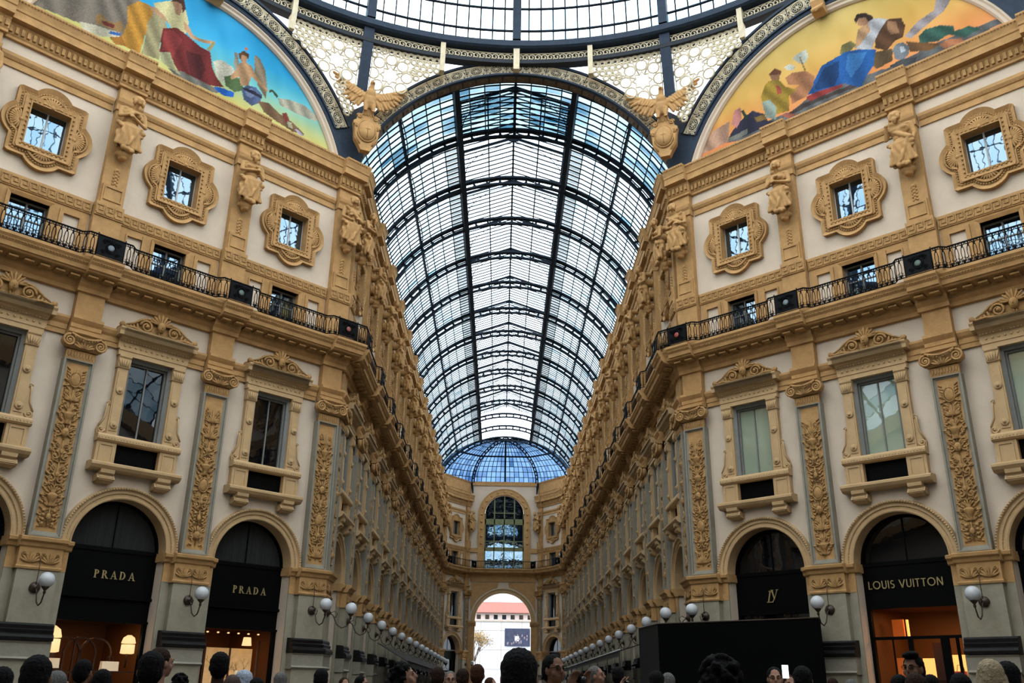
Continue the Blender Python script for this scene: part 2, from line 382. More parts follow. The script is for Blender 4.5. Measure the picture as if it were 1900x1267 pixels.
def quat_mb():
    mb = MB(); o = quat_outline(1.2, 1.34, .72, .83, .95); ri = rect_outline(.69, .85)
    up = lambda p: [(x, z+QZ) for x, z in p]
    mb.ring(up(o), up(ri), -.36, -.20)
    o2 = sc_pts(o, .965); o3 = sc_pts(o, .90)
    mb.ring(up(o), up(o3), -.22, -.10, n1i=-.19)
    o4 = sc_pts(o, .82); mb.ring(up(o4), up(sc_pts(o, .76)), -.22, -.13)
    mb.ring(up(rect_outline(.92, 1.08)), up(ri), -.22, -.08, n1i=-.14)
    for i in range(0, 96, 1):                                          # dashed rope between the fillets
        x, z = o3[i]; x2, z2 = o3[(i+1) % 96]
        mb.ell((x*.958, .16, z*.958+QZ), (.035, .03, .035), None, 5, 4)
    for i in range(40):
        t = i/40*4; sd = int(t); f = t-sd
        x, z = [(-.76+1.52*f, .92), (.76, .92-1.84*f), (.76-1.52*f, -.92), (-.76, -.92+1.84*f)][sd]
        mb.ell((x*1.0, .1, z+QZ), (.04, .045, .04), None, 5, 4)
    for cx, cz, a in ((0, 1.02, 0), (1.02, 0, PI/2), (0, -1.02, PI), (-1.02, 0, -PI/2)):
        for q in range(-5, 6): leaf(mb, cx-.12*math.sin(a), cz-.12*math.cos(a)+QZ, -.16, .44, .095, a+q*.27, .075)
        pts = [(cx-.12*math.sin(a)+.47*math.sin(a+q*.22), .14, cz-.12*math.cos(a)+QZ+.47*math.cos(a+q*.22)) for q in range(-7, 8)]; mb.tube(pts, .028, 5)
        mb.ell((cx-.12*math.sin(a), .13, cz-.12*math.cos(a)+QZ), (.09, .08, .09))
    return mb
def quat_bars():
    mb = MB(); mb.box(-.69, .69, -.55, -.5, QZ-.85, QZ-.81); mb.box(-.69, .69, -.55, -.5, QZ+.81, QZ+.85); mb.box(-.69, -.64, -.55, -.5, QZ-.85, QZ+.85); mb.box(.64, .69, -.55, -.5, QZ-.85, QZ+.85)
    mb.box(-.03, .03, -.55, -.49, QZ-.85, QZ+.85); return mb
def quat_reveal():
    mb = MB(); mb.ring([(x, z+QZ) for x, z in rect_outline(.72, .88)], [(x, z+QZ) for x, z in rect_outline(.67, .83)], -.6, -.1); return mb
def tall_surround():
    mb = MB(); I = .82; O = 1.2
    for sx in (-1, 1):
        a, b = sorted((sx*I, sx*O)); mb.box(a, b, -.45, -.10, 9.7, 12.15)
        a2, b2 = sorted((sx*(I+.05), sx*(O-.05))); mb.box(a2, b2, -.12, -.075, 9.85, 12.0)
        mb.prism([(-.4, 12.15), (-.06, 12.15), (-.04, 12.2), (-.04, 12.5), (.0, 12.55), (.0, 12.62), (-.4, 12.62)], a-.03, b+.03)
        for q in range(-2, 3): leaf(mb, sx*1.01+q*.06, 12.18, -.03, .3, .07, q*.15, .05)
        for zz in (10.05, 11.3):
            c = (sx*1.01, -(-.07), zz+(0 if zz > 11 else .0)); mb.lathe([(.13, 0), (.13, .03), (.09, .05), (.05, .03), (.05, .09), (.01, .1)], c, 12, axis='y')
        # console volute outside the jamb
        pr = [(O-.02, 9.7), (O+.30, 9.7), (O+.32, 9.85), (O+.26, 10.05), (O+.12, 10.3), (O+.1, 10.6), (O+.04, 10.85), (O-.02, 10.95)]
        mb.plate([(sx*x, z) for x, z in pr], -.4, -.16)
        scroll(mb, sx*(O+.18), 9.86, -.15, .13, sx, PI, .035); scroll(mb, sx*(O+.06), 10.8, -.15, .08, sx, 0, .025)
        mb.tube([(sx*(O+.29), .15, 9.95), (sx*(O+.14), .15, 10.25), (sx*(O+.11), .15, 10.6), (sx*(O+.1), .15, 10.78)], .03, 5)
    # entablature, cornice
    mb.prism([(-.45, 12.62), (-.06, 12.62), (-.06, 12.78), (-.03, 12.8), (-.03, 12.86), (-.45, 12.86)], -1.27, 1.27)
    mb.prism([(-.45, 12.86), (-.08, 12.86), (-.08, 13.12), (-.03, 13.16), (.06, 13.22), (.08, 13.26), (.22, 13.28), (.24, 13.42), (.30, 13.5), (.30, 13.56), (-.45, 13.56)], -1.32, 1.32)
    mb.prism([(-.45, 13.26), (.22, 13.28), (.24, 13.42), (.30, 13.5), (.30, 13.56), (-.45, 13.56)], -1.47, 1.47)
    for i in range(24): mb.ell((-1.25+2.5*i/23, .0, 13.14), (.035, .035, .03), None, 5, 4)
    for i in range(12): mb.ell((-1.1+2.2*i/11, .07, 12.98), (.045, .03, .045), None, 6, 4)
    # parapet zone
    mb.prism([(-.45, 9.44), (-.02, 9.44), (.05, 9.5), (.05, 9.62), (.0, 9.7), (-.45, 9.7)], -1.5, 1.5)
    for i in range(28): mb.ell((-1.45+2.9*i/27, -.045, 9.56), (.03, .03, .03), None, 5, 4)
    for sx in (-1, 1):
        a, b = sorted((sx*.78, sx*1.46)); mb.box(a, b, -.45, -.06, 8.66, 9.44)
        a2, b2 = sorted((sx*.88, sx*1.36)); mb.ring([(a2, 8.74), (b2, 8.74), (b2, 9.36), (a2, 9.36)], [(a2+.04, 8.78), (b2-.04, 8.78), (b2-.04, 9.32), (a2+.04, 9.32)], -.07, -.03)
        mb.prism([(-.45, 8.02), (-.1, 8.02), (.06, 8.1), (.1, 8.2), (.04, 8.28), (.14, 8.34), (.16, 8.46), (-.45, 8.46)], sx*1.0-.24, sx*1.0+.24)
        mb.prism([(-.45, 8.06), (-.05, 8.06), (.1, 8.15), (.0, 8.3), (-.45, 8.3)], sx*1.0-.3, sx*1.0+.3)
    mb.prism([(-.45, 8.42), (.02, 8.42), (.12, 8.48), (.2, 8.58), (.2, 8.66), (.05, 8.72), (-.45, 8.72)], -1.6, 1.6)
    return mb
def crest_mb():
    mb = MB(); n = .10
    out = [(-1.45, 13.56), (-1.42, 13.68), (-1.2, 13.72), (-1.0, 13.82), (-.8, 14.0), (-.55, 14.12), (-.3, 14.12), (-.17, 14.2), (-.14, 14.45), (.14, 14.45), (.17, 14.2), (.3, 14.12), (.55, 14.12), (.8, 14.0), (1.0, 13.82), (1.2, 13.72), (1.42, 13.68), (1.45, 13.56)]
    mb.plate(out, -.3, .02)
    for sx in (-1, 1):
        mb.tube(spiral(sx*.52, 13.83, .24, 1.9, n, sx, 0, 26), [.05*(1-.5*i/26) for i in range(27)], 6); mb.ell((sx*.52, -n-.03, 13.83), (.06, .06, .06))
        mb.tube([(sx*.3, -n, 13.62), (sx*.62, -n, 13.6), (sx*.95, -n, 13.68), (sx*1.25, -n, 13.64), (sx*1.4, -n, 13.74)], [.05, .05, .045, .05, .03], 6)
        mb.tube([(sx*.3, -n, 14.12), (sx*.55, -n, 14.13), (sx*.8, -n, 14.0), (sx*1.0, -n, 13.84), (sx*1.25, -n, 13.72)], [.04, .045, .045, .04, .03], 6)
        for q in range(5): leaf(mb, sx*(.8+.12*q), 13.62, n-.04, .3-.045*q, .1, sx*(.3+.12*q), .06)
        mb.lathe([(.1, 0), (.1, .08), (.05, .12)], (sx*1.38, -.04, 13.7), 10, axis='y')
        scroll(mb, sx*.2, 14.2, n, .08, -sx, 0, .03)
    mb.ell((0, -n-.06, 13.92), (.15, .13, .2), None, 12, 9); mb.ell((0, -n-.2, 13.9), (.025, .035, .05)); mb.ell((0, -n-.18, 13.81), (.05, .02, .016))
    for sx in (-1, 1): mb.ell((sx*.055, -n-.17, 13.96), (.026, .016, .016))
    for q in range(-4, 5): leaf(mb, q*.03, 14.02, n+.02, .46-.03*abs(q), .1, q*.36, .06)
    for q in range(-4, 5): leaf(mb, q*.03, 13.78, n, .22, .07, PI+q*.3, .05)
    return mb
def tall_frame():
    mb = MB(); rr = lambda a, z0, z1: [(-a, z0), (a, z0), (a, z1), (-a, z1)]
    mb.ring(rr(.82, 9.68, 12.62), rr(.70, 9.74, 12.5), -.55, -.22, n1i=-.3); mb.ring(rr(.70, 9.74, 12.5), rr(.64, 9.8, 12.44), -.55, -.42)
    mb.box(-.025, .025, -.55, -.46, 9.74, 12.5); return mb
def baluster_mb(h=.78):
    mb = MB(); t = .015
    mb.tube([(-.03, 0, 0), (-.045, 0, h*.3), (-.06, 0, h*.5), (-.045, 0, h*.72), (-.02, 0, h*.8)], t, 4); mb.tube([(.03, 0, 0), (.045, 0, h*.3), (.06, 0, h*.5), (.045, 0, h*.72), (.02, 0, h*.8)], t, 4)
    mb.tube([(0, 0, h*.78), (0, 0, h)], t*1.6, 5); mb.ell((0, 0, h*.82), (.035, .025, .035), None, 6, 4); mb.ell((0, 0, h*.1), (.05, .025, .07), None, 6, 4)
    mb.tube([(-.09, 0, h*.98), (-.05, 0, h*.9), (0, 0, h*.86), (.05, 0, h*.9), (.09, 0, h*.98)], t, 4)
    mb.tube([(-.09, 0, .0), (-.06, 0, h*.13), (-.09, 0, h*.24), (-.02, 0, h*.3)], t, 4); mb.tube([(.09, 0, .0), (.06, 0, h*.13), (.09, 0, h*.24), (.02, 0, h*.3)], t, 4)
    return mb

# ------------------------------------------------------------------ facade
def cornice_prof(b, hi=True):
    if hi: return [(b-.0, 23.1), (b+.06, 23.1), (b+.06, 23.2), (b+.1, 23.25), (b+.1, 23.58), (b+.14, 23.64), (b+.16, 23.70), (b+.40, 23.74), (b+.40, 24.04), (b+.44, 24.07), (b+.45, 24.16), (b+.5, 24.32), (b+.54, 24.42), (b+.54, 24.5), (-1.2, 24.5), (-1.2, 23.1)]
    return [(b, 14.45), (b+.08, 14.47), (b+.1, 14.62), (b+.2, 14.72), (b+.24, 14.9), (b+.72, 14.98), (b+.76, 15.04), (b+.82, 15.05), (b+.85, 15.2), (b+.9, 15.25), (b+.93, 15.32), (b+1.0, 15.4), (b+1.0, 15.5), (-.4, 15.5), (-.4, 14.45)]
def facade(name, label, origin, rot, L, pil, bays, m0, m1, near, base_seed=0, solid=True, miters=None):
    """a wall with its pilasters, mouldings and carved work; returns the wall (structure)"""
    # plaster surface, with arched, tall, mezzanine and quatrefoil openings
    mb = MB(); n0 = -.3
    xs = [0]+[0]*0; edges = []
    for c in bays: edges += [(c-1.62, c+1.62)]
    # below the arch crown
    x = 0
    for c in bays:
        mb.prism([(-.3, 0), (-.3, 8.2), (-1.1, 8.2), (-1.1, 0)], x, c-2.0, m0 if x == 0 else 0, 0)
        k = 24; v = []
        for i in range(k):
            a0, a1 = PI-PI*i/k, PI-PI*(i+1)/k; r = 2.0
            mb.plate([(c+r*math.cos(a0), 6+r*math.sin(a0)), (c+r*math.cos(a1), 6+r*math.sin(a1)), (c+r*math.cos(a1), 8.2), (c+r*math.cos(a0), 8.2)], -1.1, -.3)
        for sx in (-1, 1):
            a, b = sorted((c+sx*1.62, c+sx*2.0)); mb.box(a, b, -1.1, -.3, 0, 6.0)
        x = c+2.0
    mb.prism([(-.3, 0), (-.3, 8.2), (-1.1, 8.2), (-1.1, 0)], x, L, 0, m1)
    # openings above
    hx = sorted(set([0, L]+[c+s*h for c in bays for s in (-1, 1) for h in (.68, .7, .82)]))
    def level(z0, z1, hw):
        x = 0
        for c in bays:
            mb.prism([(-.3, z0), (-.3, z1), (-.9, z1), (-.9, z0)], x, c-hw, m0 if x == 0 else 0, 0); x = c+hw
        mb.prism([(-.3, z0), (-.3, z1), (-.9, z1), (-.9, z0)], x, L, 0, m1)
    def full(z0, z1): mb.prism([(-.3, z0), (-.3, z1), (-.9, z1), (-.9, z0)], 0, L, m0, m1)
    full(8.2, 8.7); level(8.7, 9.44, .78); full(9.44, 9.7); level(9.7, 12.55, .82); full(12.55, 15.5); level(15.5, 17.3, .64); full(17.3, 19.28); level(19.28, 20.96, .69); full(20.96, 24.4)
    wall = top(name, mb.mesh(name, CREAM), label, 'wall', origin, rot, kind='structure')
    P = lambda nm, me, loc=(0, 0, 0), par=None, **k: obj(nm, me, par or wall, loc, **k)
    # wall segments between pilasters and pilaster segments
    segs = []; x = 0; hw = .55
    for p in pil:
        a, b = p-hw, p+hw
        if a > x+.02: segs.append((x, a, 0, m0 if x == 0 else 0, 0)); x = a
        if a <= x+.02 and x == 0: a = 0
        last = p == pil[-1]
        if last and L-b < .25: b = L
        segs.append((a, b, 1, m0 if a == 0 else 0, m1 if b == L else 0)); x = b
    if x < L: segs.append((x, L, 0, 0, m1))
    for a, b, ispil, ma, mb_ in segs:
        off = 0 if ispil else -.24; key = '%.2f|%d|%.2f|%.2f' % (b-a, ispil, ma, mb_)
        S = lambda nm, fn, mt: P(nm, cached(nm+'|'+key, fn, mt), (a, 0, 0))
        w_ = b-a
        S('upper_cornice', lambda: MB().prism(cornice_prof(off), 0, w_, ma, mb_), OCHRE)
        def dent():
            m_ = MB(); k = int(w_/.2)
            for i in range(k): m_.box((i+.2)*w_/k, (i+.75)*w_/k, off+.1, off+.19, 23.3, 23.56)
            for i in range(int(w_/.11)): m_.ell((i*.11+.05, -off-.53, 24.42), (.045, .04, .06), None, 5, 4)
            return m_
        P('dentil', cached('dentil|'+key, dent, OCHRE2), (a, 0, 0), kind='stuff')
        S('balcony_slab', lambda: MB().prism(cornice_prof(off, False), 0, w_, ma, mb_), OCHRE)
        def bead():
            m_ = MB(); k = int(w_/.1)
            for i in range(k): m_.ell((i*.1+.05, -off-.915, 15.285), (.04, .035, .03), None, 5, 4)
            kk = max(2, int(w_/.5))
            for i in range(kk): m_.box((i+.2)*w_/kk, (i+.8)*w_/kk, off+.27, off+.6, 14.84, 14.9)
            return m_
        P('egg_moulding', cached('bead|'+key, bead, OCHRE2), (a, 0, 0), kind='stuff')
        if ispil:
            S('entablature_block', lambda: MB().prism([(-.35, 12.95), (.02, 12.95), (.02, 13.1), (.05, 13.12), (.05, 13.26), (.1, 13.32), (.17, 13.42), (.17, 13.52), (.02, 13.56), (-.35, 13.56)], .03, w_-.03, ma, mb_), OCHRE)
            S('attic_block', lambda: MB().prism([(-.35, 13.56), (-.02, 13.56), (-.02, 14.5), (-.35, 14.5)], .08, w_-.08, ma, mb_), OCHRE)
            S('meander_band', lambda: MB().prism([(-.35, 17.52), (.05, 17.52), (.05, 18.08), (-.35, 18.08)], .04, w_-.04, ma, mb_), OCHRE)
            P('meander_key', cached('mk|%.2f' % w_, lambda: meander(w_-.1, .5, .05), OCHRE2), ((a+b)/2, 0, 17.54), kind='stuff')
            S('mezzanine_pilaster', lambda: MB().prism([(-.35, 15.5), (0, 15.5), (0, 17.52), (-.35, 17.52)], .04, w_-.04, ma, mb_), OCHRE)
            S('upper_pilaster', lambda: MB().prism([(-.35, 18.08), (-.04, 18.08), (-.04, 23.12), (-.35, 23.12)], .1, w_-.1, ma, mb_), OCHRE)
            S('astragal_block', lambda: MB().prism([(-.35, 22.05), (.03, 22.05), (.03, 22.3), (.09, 22.4), (.12, 22.55), (.02, 22.6), (-.35, 22.6)], .06, w_-.06, ma, mb_), OCHRE)
        else:
            S('architrave_band', lambda: MB().prism([(-.35, 12.86), (-.22, 12.86), (-.22, 13.02), (-.19, 13.04), (-.19, 13.22), (-.12, 13.3), (-.06, 13.42), (-.06, 13.5), (-.35, 13.53)], 0, w_, ma, mb_), OCHRE)
            S('astragal_band', lambda: MB().prism([(-.35, 22.03), (-.24, 22.03), (-.24, 22.28), (-.2, 22.3), (-.14, 22.42), (-.14, 22.55), (-.35, 22.6)], 0, w_, ma, mb_), OCHRE)
            P('rope_bead', cached('rope|%.2f' % w_, lambda: rope(w_), OCHRE2), (a, 0, 0), kind='stuff')
            if w_ > 1:
                S('meander_band', lambda: MB().prism([(-.35, 17.55), (-.2, 17.55), (-.2, 18.05), (-.35, 18.05)], 0, w_, ma, mb_), OCHRE)
                P('meander_key', cached('mk|%.2f' % w_, lambda: meander(w_-.05, .46, -.2), OCHRE2), ((a+b)/2, 0, 17.57), kind='stuff')
    # mezzanine wall in ochre with recessed cream panels
    for i, c in enumerate(bays):
        def mezz():
            m_ = MB(); W2 = 1.98
            m_.box(-W2, -.66, -.35, -.24, 15.5, 15.8); m_.box(.66, W2, -.35, -.24, 15.5, 15.8); m_.box(-W2, W2, -.35, -.24, 17.3, 17.55)
            for sx in (-1, 1):
                for a_, b_ in ((.66, 1.06), (1.74, W2)):
                    p_, q_ = sorted((sx*a_, sx*b_)); m_.box(p_, q_, -.35, -.24, 15.8, 17.3)
                p_, q_ = sorted((sx*.98, sx*1.12)); m_.box(p_, q_, -.35, -.18, 15.5, 17.4)
                rr = lambda e: [(sx*1.06+sx*e*1, 15.8+e), (sx*1.74-sx*e, 15.8+e), (sx*1.74-sx*e, 17.3-e), (sx*1.06+sx*e, 17.3-e)]
                m_.ring(rr(0), rr(.06), -.3, -.2)
            m_.ring([(-.78, 15.5), (.78, 15.5), (.78, 17.42), (-.78, 17.42)], [(-.64, 15.5), (.64, 15.5), (.64, 17.3), (-.64, 17.3)], -.55, -.14, n1i=-.2)
            return m_
        P('mezzanine_frame', cached('mezzanine_frame', mezz, OCHRE), (c, 0, 0))
        P('archivolt', cached('archivolt', archivolt_mb, PALEOCH), (c, 0, 0))
    # pilasters: pier, pedestal, base, frieze, impost, framed carved panel, capital
    for i, p in enumerate(pil):
        first = p < 1.2 and pil.index(p) == 0; last = i == len(pil)-1
        e0, m_0 = (-p, m0) if first else (-.66, 0); e1, m_1 = (L-p, m1) if last else (.66, 0)
        key = '%.2f|%.2f|%.2f|%.2f' % (e0, e1, m_0, m_1)
        e0w, e1w = (e0 if first else -.93), (e1 if last else .93)
        def pier():
            m_ = MB(); m_.prism([(-.35, 0), (.02, 0), (.02, 5.02), (-.35, 5.02)], e0 if first else -.62, e1 if last else .62, m_0, m_1)
            m_.prism([(-.35, 0), (-.24, 0), (-.24, 5.02), (-.35, 5.02)], e0w, e1w, m_0, m_1); return m_
        pr = P('pilaster', cached('pier|'+key, pier, PIER), (p, 0, 0))
        def sub(nm, fn, mt, loc=(0, 0, 0), kk=key): return obj(nm, cached(nm+'|'+kk, fn, mt), pr, loc)
        sub('pedestal', lambda: MB().prism([(-.35, 0), (.14, 0), (.14, .3), (.1, .35), (.1, 2.3), (-.35, 2.3)], e0-.04*(not first), e1+.04*(not last), m_0, m_1), PIER)
        sub('pedestal_band', lambda: MB().prism([(-.35, 2.3), (.12, 2.3), (.2, 2.36), (.14, 2.42), (.14, 2.8), (.2, 2.86), (-.35, 2.88)], e0-.1*(not first), e1+.1*(not last), m_0, m_1), GREY)
        sub('black_torus', lambda: MB().prism([(-.35, 2.88), (.22, 2.88), (.24, 2.98), (.2, 3.06), (.12, 3.1), (.14, 3.2), (.08, 3.24), (.09, 3.34), (.04, 3.4), (-.35, 3.42)], e0-.13*(not first), e1+.13*(not last), m_0, m_1), BLACKM)
        def imp():
            m_ = MB(); pp = lambda o: [(-.35, 5.66), (o, 5.66), (o+.05, 5.7), (o+.08, 5.8), (o+.18, 5.86), (o+.2, 5.96), (o+.06, 6.0), (-.35, 6.0)]
            m_.prism(pp(.04), e0-.06*(not first), e1+.06*(not last), m_0, m_1); m_.prism(pp(-.22), e0w-.06*(not first), e1w+.06*(not last), m_0, m_1)
            m_.prism([(-.35, 5.0), (.06, 5.0), (.08, 5.06), (.06, 5.1), (-.35, 5.1)], e0-.03*(not first), e1+.03*(not last), m_0, m_1)
            m_.prism([(-.35, 5.02), (.03, 5.02), (.03, 5.66), (-.35, 5.66)], e0, e1, m_0, m_1); m_.prism([(-.35, 5.02), (-.23, 5.02), (-.23, 5.66), (-.35, 5.66)], e0w, e1w, m_0, m_1)
            if not first: m_.box(-1.0, -.93, -1.05, -.2, 5.7, 6.0)
            if not last: m_.box(.93, 1.0, -1.05, -.2, 5.7, 6.0)
            return m_
        sub('impost', imp, OCHRE)
        lo, hi = (e0+.02 if first else -.62), (e1-.02 if last else .62)
        obj('carved_frieze', cached('carved_frieze|%.2f' % (hi-lo), lambda: carved_frieze(hi-lo-.05, .5), OCHRE2), pr, ((lo+hi)/2, -.03, 5.12))
        hw2 = min(.49, (-e0 if first else 9)-.04, (e1 if last else 9)-.04)
        sub('panel_frame', lambda: MB().ring([(-hw2, 6.0), (hw2, 6.0), (hw2, 12.0), (-hw2, 12.0)], [(-hw2+.15, 6.22), (hw2-.15, 6.22), (hw2-.15, 11.86), (-hw2+.15, 11.86)], -.35, .03, n1i=-.06).ring([(-hw2-.015, 6.02), (hw2+.015, 6.02), (hw2+.015, 11.99), (-hw2-.015, 11.99)], [(-hw2+.05, 6.07), (hw2-.05, 6.07), (hw2-.05, 11.95), (-hw2+.05, 11.95)], -.06, .06), GREY, kk='%.2f' % hw2)
        sub('panel_ground', lambda: MB().box(-hw2+.1, hw2-.1, -.35, -.05, 6.1, 11.9), OCHRE, kk='%.2f' % hw2)
        sd = (i*7+base_seed) % 4
        obj('carved_relief', cached('carved_relief|%d' % sd, lambda: relief_panel(5.5, .68, 40+sd), OCHRE2), pr, (0, .05, 6.28))
        obj('capital', cached('capital', capital_mb, OCHRE), pr, (0, 0, 12.0))
        def bell():
            m_ = MB()
            for q in range(6): m_.ell((0, .02, 19.55-q*.14), (.1-.01*q, .05, .07)); m_.ell((-.07, .03, 19.5-q*.14), (.05, .04, .05)); m_.ell((.07, .03, 19.5-q*.14), (.05, .04, .05))
            m_.ring([(-.33, 18.2), (.33, 18.2), (.33, 18.75), (-.33, 18.75)], [(-.29, 18.24), (.29, 18.24), (.29, 18.71), (-.29, 18.71)], .0, .08); m_.box(-.4, .4, -.1, .04, 18.08, 18.85)
            return m_
        obj('bellflower_drop', cached('bellflower', bell, OCHRE), pr)
    return wall
# ------------------------------------------------------------------ layout
W = 7.27; LD = 16.5; LC = 71.26; S2 = .5**.5
PIL_D = [.585, 5.695, 10.805, 15.915]; BAY_D = [3.14, 8.25, 13.36]
PIL_C = [.59+5*k for k in range(15)]; BAY_C = [.59+5*k+2.5 for k in range(14)]
LE = 5.64; ROTE = math.atan2(4.73, 3.12)
FR = {  # name: origin, rotation, length, pilasters, bays, mitre start, mitre end
 'dl': ((-W-LD*S2, -LD*S2, 0), R(45), LD, PIL_D, BAY_D, T22, T22),
 'dr': ((W, 0, 0), R(-45), LD, PIL_D, BAY_D, T22, T22),
 'cl': ((-W, 0, 0), R(90), LC, [LC-p for p in PIL_C[::-1]], [LC-p for p in BAY_C[::-1]], T22, -math.tan((R(90)-ROTE)/2)),
 'cr': ((W, LC, 0), R(-90), LC, PIL_C, BAY_C, -math.tan((R(90)-ROTE)/2), T22),
 'el': ((-W, LC, 0), ROTE, LE, [.34, 5.30], [2.82], -math.tan((R(90)-ROTE)/2), 0),
 'er': ((W-3.12, LC+4.73, 0), -ROTE, LE, [.34, 5.30], [2.82], 0, -math.tan((R(90)-ROTE)/2)),
}
def FP(k, x, n, z=0):
    o, r = FR[k][0], FR[k][1]; return (o[0]+math.cos(r)*x+math.sin(r)*n, o[1]+math.sin(r)*x-math.cos(r)*n, z)
WN = {'dl': ('wall_left_diagonal', 'cream and ochre wall left of the arcade mouth, under the blue-skied fresco'), 'dr': ('wall_right_diagonal', 'cream and ochre wall right of the arcade mouth, under the orange-skied fresco'),
 'cl': ('wall_left', 'long left wall of the arcade receding to the far arch'), 'cr': ('wall_right', 'long right wall of the arcade receding to the far arch'),
 'el': ('wall_end_left', 'narrow angled wall left of the great far arch'), 'er': ('wall_end_right', 'narrow angled wall right of the great far arch')}
PLACE = {'dl': 'the wall under the blue-skied fresco', 'dr': 'the wall under the orange-skied fresco', 'cl': 'the left wall of the arcade', 'cr': 'the right wall of the arcade',
 'el': 'the angled wall left of the far arch', 'er': 'the angled wall right of the far arch'}
def which(k, i, n, what):
    """position phrase of the i-th bay or pier of wall k, counted from the arcade mouth"""
    if k in ('dl', 'cr'): j = (n-1-i)
    elif k in ('dr', 'cl'): j = i
    else: j = None
    if k in ('cr',): j = n-1-i
    if j is None: return ''
    return '%s %s from arcade mouth' % (ORD[j], what)
walls = {}
# floor: one large base with real slabs near the camera
flo = top('floor', MB().box(-150, 150, -250, 150, -.3, .1).mesh('floor', FLOORM), 'stone paved floor of the arcade and octagon', 'floor', kind='structure')
for i, k in enumerate(FR):
    o, r, L, pil, bay, m0, m1 = FR[k]
    walls[k] = facade(WN[k][0], WN[k][1], o, r, L, pil, bay, m0, m1, k[0] == 'd', i)

# ------------------------------------------------------------------ windows
wcount = [0]
def wname(): wcount[0] += 1; return 'window_%d' % wcount[0]
def pane_mb(x0, x1, z0, z1): return MB().box(x0, x1, -.53, -.51, z0, z1)
tall = tall_surround().mesh('window_surround', PALEOCH)
crest = crest_mb().mesh('crest', OCHRE2)
tfr = tall_frame().mesh('window_frame', GFRAME)
parp = MB().box(-.8, .8, -.34, -.28, 8.7, 9.46).mesh('parapet_panel', SHOPBLK)
tp = {m_: [pane_mb(-.7, -.025, 9.74, 12.5).mesh('pane', MATS[m_]), pane_mb(.025, .7, 9.74, 12.5).mesh('pane', MATS[m_])] for m_ in ('dark_reflecting_pane', 'blind_behind_pane')}
qs = quat_mb().mesh('window_surround', OCHRE); qb = quat_bars().mesh('window_frame', WFRAME); qr = quat_reveal().mesh('reveal', OCHRE)
qp = [pane_mb(-.66, -.03, QZ-.83, QZ+.83).mesh('pane', PANEB), pane_mb(.03, .66, QZ-.83, QZ+.83).mesh('pane', PANEB)]
def mzf():
    m_ = MB(); rr = lambda a, z0, z1: [(-a, z0), (a, z0), (a, z1), (-a, z1)]
    m_.ring(rr(.66, 15.48, 17.32), rr(.58, 15.56, 17.24), -.62, -.5); m_.box(-.03, .03, -.6, -.5, 15.5, 17.3); m_.box(-.62, .62, -.6, -.52, 16.62, 16.66); return m_
mf = mzf().mesh('window_frame', GFRAME); mp_ = [MB().box(-.6, -.03, -.58, -.56, 15.5, 17.3).mesh('pane', PANEB), MB().box(.03, .6, -.58, -.56, 15.5, 17.3).mesh('pane', PANEB)]
curtain = MB().tube([(-.6, .62, 20.9), (-.5, .64, 20.3), (-.42, .62, 19.3)], .16, 6).mesh('curtain', CREAM)
for k in FR:
    o, r, L, pil, bay, m0, m1 = FR[k]; nb = len(bay)
    for i, c in enumerate(bay):
        wh = which(k, i, nb, 'bay'); loc = FP(k, c, 0)
        pm = 'blind_behind_pane' if k in ('dr', 'cr') and k == 'dr' else 'dark_reflecting_pane'
        desc = 'pale blinds' if pm[0] == 'b' else 'dark glass'
        t = top(wname(), tall, 'tall crested window, %s, %s%s' % (desc, PLACE[k], ', '+wh if wh else ''), 'window', loc, r, kind='structure')
        for nm, me in (('crest', crest), ('window_frame', tfr), ('parapet_panel', parp), ('pane', tp[pm][0]), ('pane', tp[pm][1])): obj(nm, me, t)
        q = top(wname(), qs, 'lobed shell window, %s%s' % (PLACE[k], ', '+wh if wh else ''), 'window', loc, r, kind='structure')
        for nm, me in (('window_frame', qb), ('reveal', qr), ('pane', qp[0]), ('pane', qp[1])): obj(nm, me, q)
        z = top(wname(), mf, 'low balcony window, %s%s' % (PLACE[k], ', '+wh if wh else ''), 'window', loc, r, kind='structure')
        for me in mp_: obj('pane', me, z)

